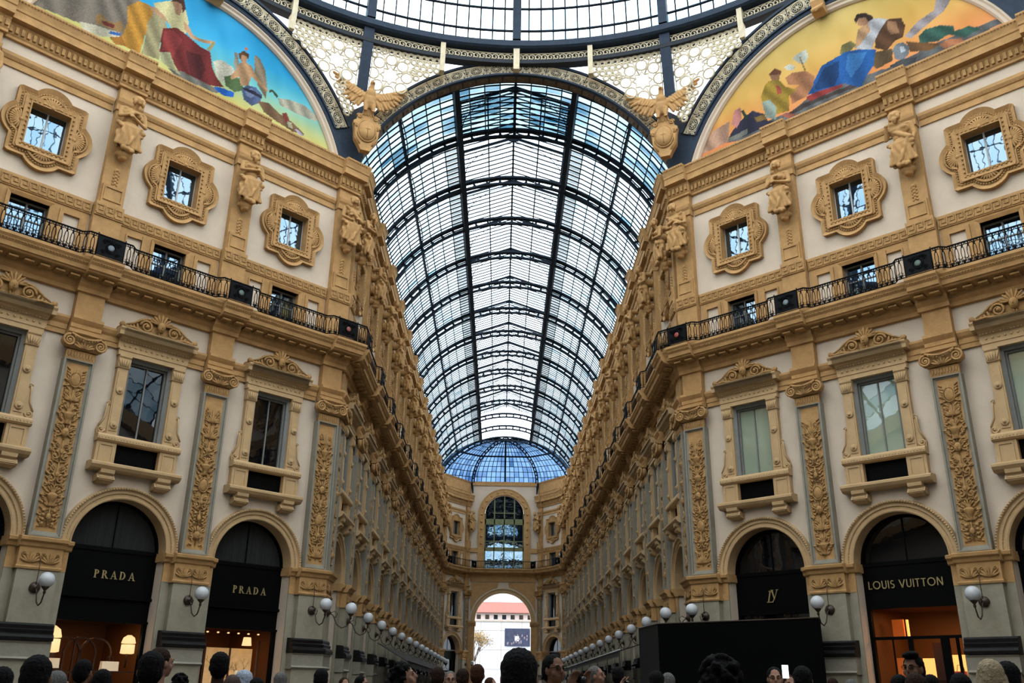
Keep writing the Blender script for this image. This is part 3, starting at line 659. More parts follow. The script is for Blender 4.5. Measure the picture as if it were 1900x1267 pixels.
# ------------------------------------------------------------------ half-length figures on the upper pilasters
def herm_prims(v):
    P = []
    e = lambda *a: P.append(('e',)+a); c = lambda *a: P.append(('c',)+a)
    F = -.42                                       # figures stand out from the pilaster (toward -y), leaning forward
    hd = (.0, F-.22, 2.36); tx = (.05 if v == 1 else -.04)
    e((tx, hd[1], 2.37), (.115, .14, .165)); e((tx, hd[1]+.05, 2.40), (.155, .15, .17)); e((tx, hd[1]-.14, 2.34), (.028, .04, .05))
    for sx in (-1, 1): e((tx+sx*.045, hd[1]-.115, 2.39), (.03, .03, .018)); e((tx+sx*.13, hd[1]+.0, 2.28), (.05, .08, .12))
    e((tx, hd[1]-.125, 2.28), (.045, .03, .016)); e((tx, hd[1]-.1, 2.23), (.05, .05, .04))
    if v in (0, 3): e((tx, hd[1]-.08, 2.17), (.085, .08, .12)); e((tx, hd[1]-.06, 2.08), (.05, .05, .09))
    for q in range(9): a = q/8*PI; e((tx+.15*math.cos(a), hd[1]+.02, 2.40+.14*math.sin(a)), (.05, .07, .05))
    c((tx*.5, hd[1]+.07, 2.22), (0, F-.02, 2.02), .075, .09)
    e((0, F, 1.82), (.30, .19, .24)); e((0, F+.04, 1.56), (.22, .17, .22)); c((-.25, F, 1.98), (.25, F, 1.98), .105, .105)
    if v in (1, 2):
        for sx in (-1, 1): e((sx*.12, F-.16, 1.78), (.1, .09, .1))
    else:
        for sx in (-1, 1): e((sx*.12, F-.13, 1.84), (.13, .08, .09))
    def arm(sx, el, ha, r=.082):
        sh = (sx*.33, F+.0, 1.95); c(sh, el, r*1.08, r*.82); c(el, ha, r*.82, r*.55); e(ha, (.065, .06, .05))
        for q in range(4): c((ha[0]-sx*.02, ha[1]-.02, ha[2]-.03+.022*q), (ha[0]-sx*.11, ha[1]-.035, ha[2]-.03+.026*q), .014, .010)
        c((ha[0], ha[1]-.03, ha[2]+.04), (ha[0]-sx*.04, ha[1]-.05, ha[2]+.09), .014, .011)
    if v == 0: arm(-1, (-.40, F-.08, 1.58), (.10, F-.26, 1.70)); arm(1, (.38, F-.05, 1.50), (.06, F-.24, 1.84))
    elif v == 1: arm(-1, (-.38, F-.10, 1.56), (.02, F-.27, 1.80)); arm(1, (.40, F-.06, 1.48), (-.04, F-.25, 1.62))
    elif v == 2: arm(-1, (-.38, F-.0, 1.55), (-.12, F-.24, 1.36)); arm(1, (.38, F-.02, 1.52), (.12, F-.26, 1.48)); c((-.3, F-.1, 2.0), (.3, F-.2, 1.45), .07, .08); c((.28, F-.08, 2.02), (-.2, F-.2, 1.6), .06, .06)
    else: arm(-1, (-.42, F-.02, 1.60), (-.30, F-.26, 2.02)); arm(1, (.40, F+.0, 1.52), (.34, F-.12, 1.16)); c((-.32, F-.05, 1.96), (.3, F-.2, 1.3), .08, .09)
    # drapery
    e((0, F+.02, 1.22), (.34, .24, .26)); e((0, F+.05, .95), (.36, .26, .34)); e((.0, F+.08, .68), (.33, .25, .3)); e((0, F+.12, .45), (.27, .22, .22))
    c((-.36, F-.05, 1.3), (.34, F-.16, 1.12), .08, .09); c((-.3, F-.12, 1.18), (.32, F-.14, .98), .07, .05); c((.25, F-.2, 1.25), (-.05, F-.2, .45), .07, .05)
    for q in range(-3, 4): c((q*.06, F-.2, 1.2), (q*.115, F-.12, .42), .055, .06)
    c((-.30, F, .9), (-.30, F+.02, .38), .09, .06); c((.30, F, .9), (.31, F+.02, .42), .09, .06)
    for q in range(3): e((-.1+.1*q, F-.12, .34-.02*q), (.09, .09, .1))
    e((0, F+.15, .22), (.2, .2, .2)); e((0, F+.2, .06), (.13, .18, .12)); c((0, F+.2, .3), (0, 0, .3), .16, .16); c((0, F+.1, 1.6), (0, 0, 1.6), .2, .2); c((0, F+.2, 2.1), (0, 0, 2.1), .12, .12)
    c((0, F+.1, .9), (0, 0, .9), .25, .25)
    return P
def folds(co, nn):
    m_ = co[:, 2] < 1.3
    a = np.arctan2(co[:, 0], -(co[:, 1]+.1)); d = np.sin(a*17+co[:, 2]*3+np.sin(co[:, 2]*7))*.020*np.clip((1.35-co[:, 2])*3, 0, 1)*(co[:, 2] > .25)
    co[m_] += nn[m_]*d[m_, None]; return co
HERM = [sculpt('herm_%d' % v, herm_prims(v), .022, [OCHRE], 1, folds) for v in range(4)]
HDESC = ['bearded herm statue with crossed arms', 'female herm statue, hands at breast', 'draped herm statue with folded hands', 'bearded herm statue, one hand raised']
for k in FR:
    o, r, L, pil, bay, m0, m1 = FR[k]; n = len(pil)
    for i, p in enumerate(pil):
        v = {'dl': [3, 1, 0, 2], 'dr': [2, 1, 3, 0]}.get(k, [0, 2, 1, 3]*4)[i % 16 if k[0] == 'c' else i]
        wh = which(k, i, n, 'pilaster') or ('beside the big window' if (i == (1 if k == 'el' else 0)) else 'beside the long wall')
        top('herm_statue', HERM[v], '%s, %s, %s' % (HDESC[v], {'dl': 'under blue-skied fresco', 'dr': 'under orange-skied fresco', 'cl': 'left arcade wall', 'cr': 'right arcade wall', 'el': 'left of far arch', 'er': 'right of far arch'}[k], wh), 'statue', FP(k, p, 0, 19.9), r).scale = (1.28, 1.08, 1.02)

# ------------------------------------------------------------------ balcony railings
bal = baluster_mb().mesh('baluster', IRON)
MED = [mat('medallion_%d' % i, c, .5) for i, c in enumerate([(.30, .05, .03, 1), (.16, .18, .20, 1), (.08, .12, .09, 1), (.28, .07, .06, 1)])]
for k in FR:
    o, r, L, pil, bay, m0, m1 = FR[k]
    t = top('balcony_railing', None, {'dl': 'black iron balcony railing along the wall under the blue-skied fresco', 'dr': 'black iron balcony railing along the wall under the orange-skied fresco', 'cl': 'black iron balcony railing running down the left arcade wall', 'cr': 'black iron balcony railing running down the right arcade wall',
        'el': 'short black iron railing on the angled wall left of the far arch', 'er': 'short black iron railing on the angled wall right of the far arch'}[k], 'railing', o, r)
    NR = .68; path = []; x = 0
    stops = []
    for p in pil: stops += [(p-.95, NR), (p-.75, NR+.22), (p+.75, NR+.22), (p+.95, NR)]
    def mit(nn, end): return (0-nn*m0) if end == 0 else (L+nn*m1)
    pts = [q for q in stops if .0 < q[0] < L]
    first_n = NR+.22 if pil[0] < 1 else NR; last_n = NR+.22 if L-pil[-1] < 1 else NR
    pts = [(mit(first_n, 0), first_n)]+[q for q in pts if q[0] > .05]+[(mit(last_n, 1), last_n)]
    for nm, z, tr in (('hand_rail', 16.36, .032), ('bottom_rail', 15.56, .02), ('middle_rail', 16.27, .012), ('lower_rail', 15.66, .012)):
        obj(nm, MB().tube([(x, -n_, z) for x, n_ in pts], tr, 6, sm=False).mesh(nm, IRON), t)
    near = k[0] == 'd'; far = MB(); idx = 0
    for (xa, na), (xb, nb_) in zip(pts[:-1], pts[1:]):
        Ls = math.hypot(xb-xa, nb_-na); cnt = max(1, int(Ls/(.2 if near else .3)))
        for j in range(cnt):
            f = (j+.5)/cnt; x = xa+(xb-xa)*f; n_ = na+(nb_-na)*f
            mid = min(abs(x-p) for p in pil)
            if near and mid < .48: continue
            if near: b = obj('baluster', bal, t, (x, -n_, 15.56), math.atan2(-(nb_-na), xb-xa))
            else:
                h = .78; far.tube([(x-.05, -n_, 15.58), (x-.07, -n_, 16.0), (x, -n_, 16.34)], .014, 3); far.tube([(x+.05, -n_, 15.58), (x+.07, -n_, 16.0), (x, -n_, 16.34)], .014, 3)
    if not near: obj('baluster', far.mesh('baluster', IRON), t, kind='stuff')
    for i, p in enumerate(pil):
        def shield():
            m_ = MB(); m_.box(-.46, .46, -.03, 0, .04, .76)
            for sx in (-1, 1):
                m_.tube(spiral(sx*.24, .2, .09, 1.5, .03, sx, 0, 12), .014, 4); m_.tube(spiral(sx*.24, .58, .09, 1.5, .03, sx, 0, 12), .014, 4)
            m_.tube([(.17*math.cos(a), -.03, .4+.2*math.sin(a)) for a in [PI*2*j/14 for j in range(14)]], .018, 4, closed=True)
            for q in range(-3, 4): leaf(m_, q*.05, .6, .01, .16, .05, q*.3, .03)
            m_.tube([(-.48, .03, -.0), (-.48, .03, .88)], .024, 5); m_.tube([(.48, .03, 0), (.48, .03, .88)], .024, 5)
            return m_
        s = obj('shield_panel', cached('shield_panel', shield, IRON), t, (p, -(NR+.24), 15.56))
        obj('medallion', cached('medallion|%d' % (i % 4), lambda: MB().lathe([(.0, 0), (.12, 0), (.11, .012), (.0, .016)], (0, 0, .4), 14, axis='y'), MED[i % 4]), s, (0, -.02, 0))

# ------------------------------------------------------------------ globe lamps
globe = MB().ell((0, -.95, 4.62), (.235, .235, .235), None, 24, 16).mesh('globe', GLOBE)
def lampb():
    m_ = MB(); m_.lathe([(.17, 0), (.17, .03), (.11, .06), (.06, .12), (.02, .14)], (0, -.02, 4.45), 14, axis='y')
    m_.tube([(0, -.1, 4.45), (0, -.25, 4.35), (0, -.42, 4.0), (0, -.62, 3.88), (0, -.82, 3.95), (0, -.94, 4.2), (0, -.95, 4.36)], .022, 7)
    m_.tube([(0, -.14, 4.43), (0, -.3, 4.52), (0, -.42, 4.42), (0, -.36, 4.28), (0, -.26, 4.3)], .015, 5); return m_
lb = lampb().mesh('bracket', BRONZE); lc_ = MB().lathe([(.03, 4.2), (.05, 4.26), (.03, 4.3), (.10, 4.38), (.13, 4.42), (.10, 4.44)], (0, -.95, 0), 12).mesh('globe_cup', BRONZE)
lt = MB().tube([(0, -.1, 4.5), (0, -.12, 5.0), (0, -.07, 5.35)], .012, 5).mesh('stay_rod', BRONZE)
for k in FR:
    o, r, L, pil, bay, m0, m1 = FR[k]; n = len(pil)
    for i, p in enumerate(pil):
        if k in ('el', 'er') and i == (0 if k == 'el' else 1): continue
        wh = which(k, i, n, 'pier') or 'beside the far arch opening'
        t = top('wall_lamp', lb, 'white globe lamp, %s, %s' % (PLACE[k], wh), 'lamp', FP(k, p, .02), r, group='white globe lamps along the piers')
        obj('globe', globe, t); obj('globe_cup', lc_, t); obj('stay_rod', lt, t)

# ------------------------------------------------------------------ shop fronts in the arches
rr_ = lambda a, z0, z1: [(-a, z0), (a, z0), (a, z1), (-a, z1)]
def half_disc(r, k=24, cz=6.0): return [(r*math.cos(PI*i/k), cz+r*math.sin(PI*i/k)) for i in range(k+1)]
def fanl(): return MB().plate(half_disc(1.62), -.95, -.9)
def fanf():
    m_ = MB(); m_.arch(0, 6.0, [(1.52, -.95), (1.52, -.82), (1.62, -.82), (1.62, -.95)], seg=28); m_.box(-1.62, 1.62, -.95, -.78, 5.9, 6.04); m_.box(-.02, .02, -.9, -.86, 6.0, 7.6); return m_
def fasc(z0=3.66): return lambda: MB().box(-1.62, 1.62, -.98, -.82, 4.44, 5.92).box(-1.62, 1.62, -.98, -.74, 4.36, 4.46).box(-1.62, 1.62, -.98, -.86, z0, 4.38).box(-1.62, 1.62, -.98, -.76, z0-.07, z0)
def intbox(z1):  # shop interior: side walls, back, ceiling
    m_ = MB(); m_.box(-1.9, -1.8, -4.6, -1.0, .1, z1); m_.box(1.8, 1.9, -4.6, -1.0, .1, z1); m_.box(-1.9, 1.9, -4.7, -4.6, .1, z1); m_.box(-1.9, 1.9, -4.7, -1.0, z1, z1+.1); return m_
def letters_serif(txt, h):
    """gilt serif capitals P R A D built stroke by stroke"""
    m_ = MB(); x = 0; th, tn, D = h*.17, h*.07, .03
    def st(x0, x1, z0, z1): m_.box(x0, x1, 0, D, z0, z1)
    for ch in txt:
        if ch in 'PRD':
            st(x+h*.06, x+h*.06+th, 0, h); st(x, x+h*.32, 0, tn); st(x, x+h*.3, h-tn, h)
            cz, rz, rx = (h*.5, h*.5, h*.5) if ch == 'D' else (h*.73, h*.27, h*.34)
            k = 12; o = []; q = []
            for i in range(k+1):
                a = -PI/2+PI*i/k; o.append((x+h*.23+rx*math.cos(a), cz+rz*math.sin(a))); q.append((x+h*.23+(rx-th)*math.cos(a), cz+(rz-tn)*math.sin(a)))
            m_.plate(o+q[::-1], 0, D)
            if ch == 'R': m_.plate([(x+h*.3, h*.48), (x+h*.44, h*.5), (x+h*.74, tn), (x+h*.84, tn), (x+h*.84, 0), (x+h*.58, 0)], 0, D)
            x += h*(.92 if ch == 'D' else .86 if ch == 'R' else .74)
        elif ch == 'A':
            m_.plate([(x+h*.10, 0), (x+h*.17, 0), (x+h*.44, h*.86), (x+h*.40, h)], 0, D); m_.plate([(x+h*.62, 0), (x+h*.80, 0), (x+h*.46, h), (x+h*.38, h)], 0, D)
            st(x+h*.22, x+h*.62, h*.3, h*.3+tn); st(x, x+h*.28, 0, tn); st(x+h*.54, x+h*.9, 0, tn); x += h*.95
        x += h*.22
    w_ = x-h*.22
    for i in range(len(m_.v)): m_.v[i] = (m_.v[i][0]-w_/2, m_.v[i][1], m_.v[i][2]-h/2)
    return m_
def letters_sans(txt, h, th=None):
    """geometric sans capitals"""
    m_ = MB(); x = 0; t = th or h*.13; D = .03
    def seg(a, b): 
        d = Vector((b[0]-a[0], b[1]-a[1])).normalized(); nrm = Vector((-d.y, d.x))*t/2
        m_.plate([(x+a[0]*h-nrm.x, a[1]*h-nrm.y), (x+b[0]*h-nrm.x, b[1]*h-nrm.y), (x+b[0]*h+nrm.x, b[1]*h+nrm.y), (x+a[0]*h+nrm.x, a[1]*h+nrm.y)], 0, D)
    def arc(cx, cz, rx, rz, a0, a1, k=16):
        pts = []
        for i in range(k+1): a = a0+(a1-a0)*i/k; pts.append((cx+rx*math.cos(a), cz+rz*math.sin(a)))
        for p, q in zip(pts[:-1], pts[1:]): seg(p, q)
    W_ = {'L': .46, 'O': .98, 'U': .66, 'I': .14, 'S': .54, 'V': .74, 'T': .6, 'N': .76, ' ': .3}
    for ch in txt:
        if ch == 'L': seg((.07, 0), (.07, 1)); seg((0, .06), (.44, .06))
        elif ch == 'O': arc(.48, .5, .43, .45, 0, 2*PI, 24)
        elif ch == 'U': seg((.07, 1), (.07, .32)); seg((.58, 1), (.58, .32)); arc(.325, .32, .255, .27, PI, 2*PI, 12)
        elif ch == 'I': seg((.07, 0), (.07, 1))
        elif ch == 'S': arc(.27, .73, .19, .21, R(40), R(270), 12); arc(.27, .28, .21, .23, R(90), R(-140), 12)
        elif ch == 'V': seg((.02, 1), (.36, 0)); seg((.70, 1), (.36, 0))
        elif ch == 'T': seg((.28, 0), (.28, 1)); seg((0, .94), (.56, .94))
        elif ch == 'N': seg((.07, 0), (.07, 1)); seg((.07, 1), (.66, 0)); seg((.66, 0), (.66, 1))
        x += h*(W_[ch]+.16)
    w_ = x-h*.16
    for i in range(len(m_.v)): m_.v[i] = (m_.v[i][0]-w_/2, m_.v[i][1], m_.v[i][2]-h/2)
    return m_
def monogram(h):
    m_ = MB(); D = .03
    m_.plate([(-.40*h, -.5*h), (-.29*h, -.5*h), (-.05*h, .42*h), (-.16*h, .42*h)], 0, D); m_.plate([(-.26*h, .38*h), (.04*h, .38*h), (.04*h, .43*h), (-.26*h, .43*h)], 0, D)
    m_.plate([(-.48*h, -.5*h), (.10*h, -.5*h), (.20*h, -.22*h), (.165*h, -.22*h), (.04*h, -.44*h), (-.48*h, -.45*h)], 0, D)
    m_.plate([(-.02*h, .5*h), (.11*h, .5*h), (.27*h, -.18*h), (.20*h, -.32*h)], .01, D+.01); m_.plate([(.19*h, -.32*h), (.235*h, -.32*h), (.56*h, .5*h), (.51*h, .5*h)], .01, D+.01)
    m_.plate([(-.09*h, .46*h), (.18*h, .46*h), (.18*h, .5*h), (-.09*h, .5*h)], .012, D+.012); m_.plate([(.42*h, .46*h), (.64*h, .46*h), (.64*h, .5*h), (.42*h, .5*h)], .012, D+.012)
    return m_
def area(name, loc, size, power, col, rot=(0, 0, 0)):
    l = bpy.data.lights.new(name, 'AREA'); l.energy = power; l.size = size; l.color = col; o = bpy.data.objects.new(name, l); COL.objects.link(o); o.location = loc; o.rotation_euler = rot; return o
def shop(k, i, label, style):
    c = FR[k][4][i]; loc = FP(k, c, 0); r = FR[k][1]
    t = top('shop_front', cached('fanlight_frame|', fanf, SHOPBLK), label, 'shop front', loc, r)
    obj('fanlight', cached('fanlight|'+('c' if style in 'AB' else 'd'), fanl, CURT if style in 'AB' else PANED), t)
    z0 = {'A': 3.68, 'B': 3.70, 'V': 4.46, 'L': 4.46, 'F': 3.7}[style]
    obj('fascia', cached('fascia|%.2f' % z0, fasc(z0) if z0 < 4 else (lambda: MB().box(-1.62, 1.62, -.98, -.82, 4.46, 5.92)), SHOPBLK), t)
    for sx in (-1.62, 1.5): obj('door_jamb', cached('door_jamb|%.1f|%.1f' % (z0, sx), lambda: MB().box(sx, sx+.12, -1.0, -.82, .1, z0), WOOD if style in 'AB' else SHOPBLK), t)
    if style in 'LF': obj('display_pane', cached('display_pane|', lambda: MB().box(-1.55, 1.55, -.97, -.95, .1, 4.5), PANED), t)
    if style in 'AB': obj('shop_sign', letters_serif('PRADA', .27 if style == 'A' else .27).mesh('shop_sign', GOLD), t, (.22 if style == 'A' else .28, .80, 5.14 if style == 'A' else 5.06))
    if style == 'V': obj('shop_sign', letters_sans('LOUIS VUITTON', .27, .033).mesh('shop_sign', GOLD), t, (-.15, .80, 5.26))
    if style == 'L': obj('shop_sign', monogram(.46).mesh('shop_sign', GOLD), t, (-.1, .80, 5.12))
    return t
shop('dl', 0, 'black shop front in the leftmost arch, cut by the picture edge', 'F')
sA = shop('dl', 1, 'black gilt-lettered shop front with two crystal lamps and cream handbags inside', 'A')
sB = shop('dl', 2, 'black gilt-lettered shop front with a painted tree panel and mannequin inside', 'B')
sL = shop('dr', 0, 'black shop front with small gold monogram above the black hoarding', 'L')
sV = shop('dr', 1, 'black shop front with wide gilt lettering over lit amber shelves', 'V')
sR = shop('dr', 2, 'black shop front in the rightmost arch, cut by the picture edge', 'F')
# interior of the crystal-lamp shop
obj('interior_wall', intbox(3.75).mesh('interior_wall', WARMW), sA)
m_ = MB()
for x in (-.62, -.1, .42): m_.arch(x+.0, 2.6, [(.5, -1.9), (.5, -1.8), (.56, -1.8), (.56, -1.9)], seg=14); m_.box(x-.54, x-.48, -1.9, -1.8, .1, 2.6); m_.box(x+.48, x+.54, -1.9, -1.8, .1, 2.6)
m_.box(-1.6, -.9, -2.0, -1.75, .1, 3.3); m_.box(-.9, .2, -1.9, -1.84, 2.0, 2.06); m_.box(-.32, -.28, -1.9, -1.8, .1, 3.2); obj('display_cabinet', m_.mesh('display_cabinet', WOOD), sA)
obj('glass_shelf', MB().box(.1, 1.5, -1.5, -1.1, 2.05, 2.08).box(-1.5, -.85, -1.5, -1.1, 2.1, 2.13).mesh('glass_shelf', BRONZE), sA)
obj('interior_wall', intbox(3.75).mesh('interior_wall', WARMW), sB)
def lamp_shade(x, s):
    m_ = MB(); m_.lathe([(.08*s, .6*s), (.22*s, .5*s), (.28*s, .3*s), (.27*s, .28*s)], (x, 1.3, 2.75), 12, 0); m_.lathe([(.26*s, .24*s), (.27*s, -.1*s), (.2*s, -.12*s)], (x, 1.3, 2.75), 12, 0); return m_
for nm, x, s, lab in (('crystal_lamp', -1.3, 1.15, 'large lit crystal lamp at the left of the two-handbag shop window'), ('crystal_lamp', 1.28, .85, 'small lit crystal lamp at the right of the two-handbag shop window')):
    t = top(nm, lamp_shade(x, s).mesh(nm, LITW), lab, 'lamp', FP('dl', BAY_D[1], 0), R(45))
    obj('lamp_stem', MB().tube([(x, 1.3, 2.2), (x, 1.3, 2.75)], .03, 6).mesh('lamp_stem', BRONZE), t)
BAGM = mat('lit_cream_leather', (.8, .62, .42, 1), .5, emit=.25, ecol=(1, .7, .4, 1))  # emission stands in for shop light on the bags and mannequin
for x, z, lab in ((.75, 2.09, 'cream handbag on the right glass shelf'), (-1.2, 2.14, 'cream handbag on the left glass shelf')):
    m_ = MB(); m_.prism([(-1.45, z), (-1.2, z), (-1.24, z+.3), (-1.41, z+.3)], x-.28, x+.28); t = top('handbag', m_.mesh('handbag', BAGM), lab+' of the crystal-lamp shop', 'handbag', FP('dl', BAY_D[1], 0), R(45))
    obj('handle', MB().tube([(x-.12, 1.32, z+.3), (x-.1, 1.32, z+.44), (x+.1, 1.32, z+.44), (x+.12, 1.32, z+.3)], .012, 5).mesh('handle', BRONZE), t)
# interior of the tree shop: lit painted back panel with bare branches, mannequin, spots
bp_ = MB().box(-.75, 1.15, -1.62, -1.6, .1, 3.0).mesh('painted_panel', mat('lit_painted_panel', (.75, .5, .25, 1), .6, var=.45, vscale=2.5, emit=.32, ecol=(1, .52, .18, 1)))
obj('painted_panel', bp_, sB)
m_ = MB(); rnd = random.Random(5)
def branch(x, z, a, ln, r, d):
    x2, z2 = x+ln*math.sin(a), z+ln*math.cos(a); m_.tube([(x, 1.58, z), ((x+x2)/2+.03, 1.57, (z+z2)/2), (x2, 1.58, z2)], [r, r*.8, r*.6], 4)
    if d: 
        for s in (-.5, .45): branch(x2, z2, a+s+rnd.uniform(-.2, .2), ln*.72, r*.6, d-1)
branch(-.75, .9, .5, .7, .04, 4); branch(1.1, 1.0, -.45, .6, .035, 4); obj('painted_branches', m_.mesh('painted_branches', DARKIN), sB)
obj('glazing_bar', MB().box(.14, .2, -1.55, -1.5, .1, 3.0).box(-1.0, -.92, -1.4, -1.3, .1, 3.3).box(1.2, 1.28, -1.4, -1.3, .1, 3.3).mesh('glazing_bar', WOOD), sB)
m_ = MB()
for q in range(7): m_.ell((-1.4+q*.42, 1.25, 3.52), (.05, .05, .03), None, 8, 5)
m_.lathe([(.18, 3.1), (.14, 3.38), (.13, 3.4)], (.7, 1.3, 0), 12); obj('spot_light', m_.mesh('spot_light', LITW), sB)
man = sculpt('mannequin', [('e', (0, 0, 1.68), (.085, .1, .125)), ('c', (0, 0, 1.58), (0, 0, 1.45), .05, .06), ('e', (0, 0, 1.28), (.19, .12, .22)), ('e', (0, 0, 1.0), (.15, .11, .2)), ('c', (-.2, 0, 1.4), (-.24, 0, .95), .05, .04), ('c', (.2, 0, 1.4), (.24, 0, .95), .05, .04), ('c', (-.08, 0, .95), (-.09, 0, .15), .09, .05), ('c', (.08, 0, .95), (.09, 0, .15), .09, .05)], .02, [BAGM], 1)
t = top('mannequin', man, 'pale shop mannequin before the painted tree panel', 'mannequin', FP('dl', BAY_D[2]+.42, -1.35, .1), R(45)); t.scale = (1, 1, 1.18)
# interior of the amber shop
obj('interior_wall', intbox(4.6).mesh('interior_wall', WARMW), sV)
obj('door_frame', MB().box(-1.5, 1.5, -.95, -.88, 3.44, 3.54).box(-.35, -.2, -.96, -.86, .1, 3.44).box(.72, .98, -.96, -.86, .1, 3.44).box(1.2, 1.28, -.96, -.86, .1, 3.44).box(-.9, -.86, -.95, -.9, .1, 3.44).mesh('door_frame', SHOPBLK), sV)
m_ = MB(); m_.box(-.72, -.25, -3.0, -2.9, 2.2, 2.9); m_.box(.15, 1.5, -3.0, -2.9, 2.25, 3.0); m_.box(.15, 1.5, -3.0, -2.9, 1.5, 2.15); m_.box(.15, 1.5, -3.0, -2.9, .8, 1.42); m_.box(-.72, -.25, -3.0, -2.9, 1.5, 2.1); m_.box(-.98, -.92, -2.6, -2.5, 3.6, 4.2)
obj('lit_shelf_back', m_.mesh('lit_shelf_back', LIT), sV)
obj('shelf', MB().box(-.8, 1.55, -2.92, -2.55, 2.17, 2.23).box(-.8, 1.55, -2.92, -2.55, 1.43, 1.49).box(.08, .14, -2.95, -2.6, .1, 3.3).box(-.2, .08, -2.95, -2.6, .1, 3.4).mesh('shelf', WOOD), sV)
obj('orange_panel', MB().box(-1.4, -1.0, -2.4, -2.3, 3.6, 4.2).box(-1.4, -1.0, -2.4, -2.3, 1.0, 2.9).mesh('orange_panel', mat('orange_panel', (.7, .16, .03, 1), .5, emit=.2, ecol=(1, .2, .03, 1))), sV)
REDB = mat('lit_red_leather', (.45, .03, .02, 1), .4, emit=.15)  # leather made to glow slightly, as if under the shelf lighting
for x, z, lab in ((.55, 2.24, 'red handbag on the upper lit shelf'), (.75, 1.50, 'red handbag on the lower lit shelf')):
    m_ = MB(); m_.prism([(-2.85, z), (-2.65, z), (-2.7, z+.22), (-2.8, z+.22)], x-.18, x+.2); t = top('handbag', m_.mesh('handbag', REDB), lab+' of the amber shop', 'handbag', FP('dr', BAY_D[1], 0), R(-45))
    obj('handle', MB().tube([(x-.12, 2.75, z+.2), (x-.08, 2.75, z+.42), (x+.1, 2.75, z+.42), (x+.14, 2.75, z+.2)], .012, 5).mesh('handle', BRONZE), t)
for k, b, zz, pw in (('dl', 1, 3.7, 16), ('dl', 2, 3.7, 14), ('dr', 1, 4.5, 42)):
    area('shop_ceiling_light', FP(k, FR[k][4][b], -2.4, zz), 1.2, pw, (1, .5, .2))
# corridor shop fronts
cfr = MB().box(-1.62, 1.62, -.98, -.82, 5.0, 5.95).box(-1.62, 1.62, -.98, -.85, 3.6, 3.75).box(-1.62, -1.5, -.98, -.85, .1, 5).box(1.5, 1.62, -.98, -.85, .1, 5).box(-.04, .04, -.95, -.88, .1, 3.6).mesh('shop_front', SHOPBLK)
cgl = MB().box(-1.5, 1.5, -.96, -.94, .1, 5.0).mesh('display_pane', PANED); cfl = fanl().mesh('fanlight', PANED); cff = fanf().mesh('fanlight_frame', GFRAME)
for k in ('cl', 'cr', 'el', 'er'):
    n = len(FR[k][4])
    for i, c in enumerate(FR[k][4]):
        wh = which(k, i, n, 'arch'); t = top('shop_front', cfr, 'dark glazed shop front, %s%s' % (PLACE[k], ', '+wh if wh else ''), 'shop front', FP(k, c, 0), FR[k][1])
        obj('display_pane', cgl, t); obj('fanlight', cfl, t); obj('fanlight_frame', cff, t)
# ------------------------------------------------------------------ arches of the octagon with filigree bands, frescoes
CZ = 22.05
FR['am'] = ((-W, 0, 0), 0.0, 2*W, [], [], 0, 0)
def rosette_mb():
    m_ = MB(); n = .03
    m_.tube([(.34*math.cos(a), -n, .34*math.sin(a)) for a in [PI*2*j/20 for j in range(20)]], .026, 4, closed=True)
    m_.lathe([(.28, 0), (.28, .015), (0, .016)], (0, 0, 0), 16, 1, axis='y')
    for j in range(8):
        a = PI*2*j/8; m_.tube([(.17*math.cos(a)+.075*math.cos(b), -n-.01, .17*math.sin(a)+.075*math.sin(b)) for b in [PI*2*q/8 for q in range(8)]], .016, 4, closed=True)
    m_.ell((0, -n, 0), (.07, .04, .07), None, 8, 5)
    for sx in (-1, 1):
        for sz in (-1, 1):
            m_.tube(spiral(sx*.40, sz*.26, .10, 1.3, n, sx, 0, 10), .016, 4); m_.tube([(sx*.30, -n, sz*.33), (sx*.42, -n, sz*.12), (sx*.49, -n, 0)], .018, 4)
            m_.lathe([(.06, 0), (.06, .012), (0, .013)], (sx*.45, 0, sz*.06), 8, 1, axis='y'); m_.lathe([(.045, 0), (.045, .012), (0, .013)], (sx*.33, 0, sz*.34), 8, 1, axis='y')
    return m_
ros = rosette_mb().mesh('rosette', [FILI, DARKHOLE])
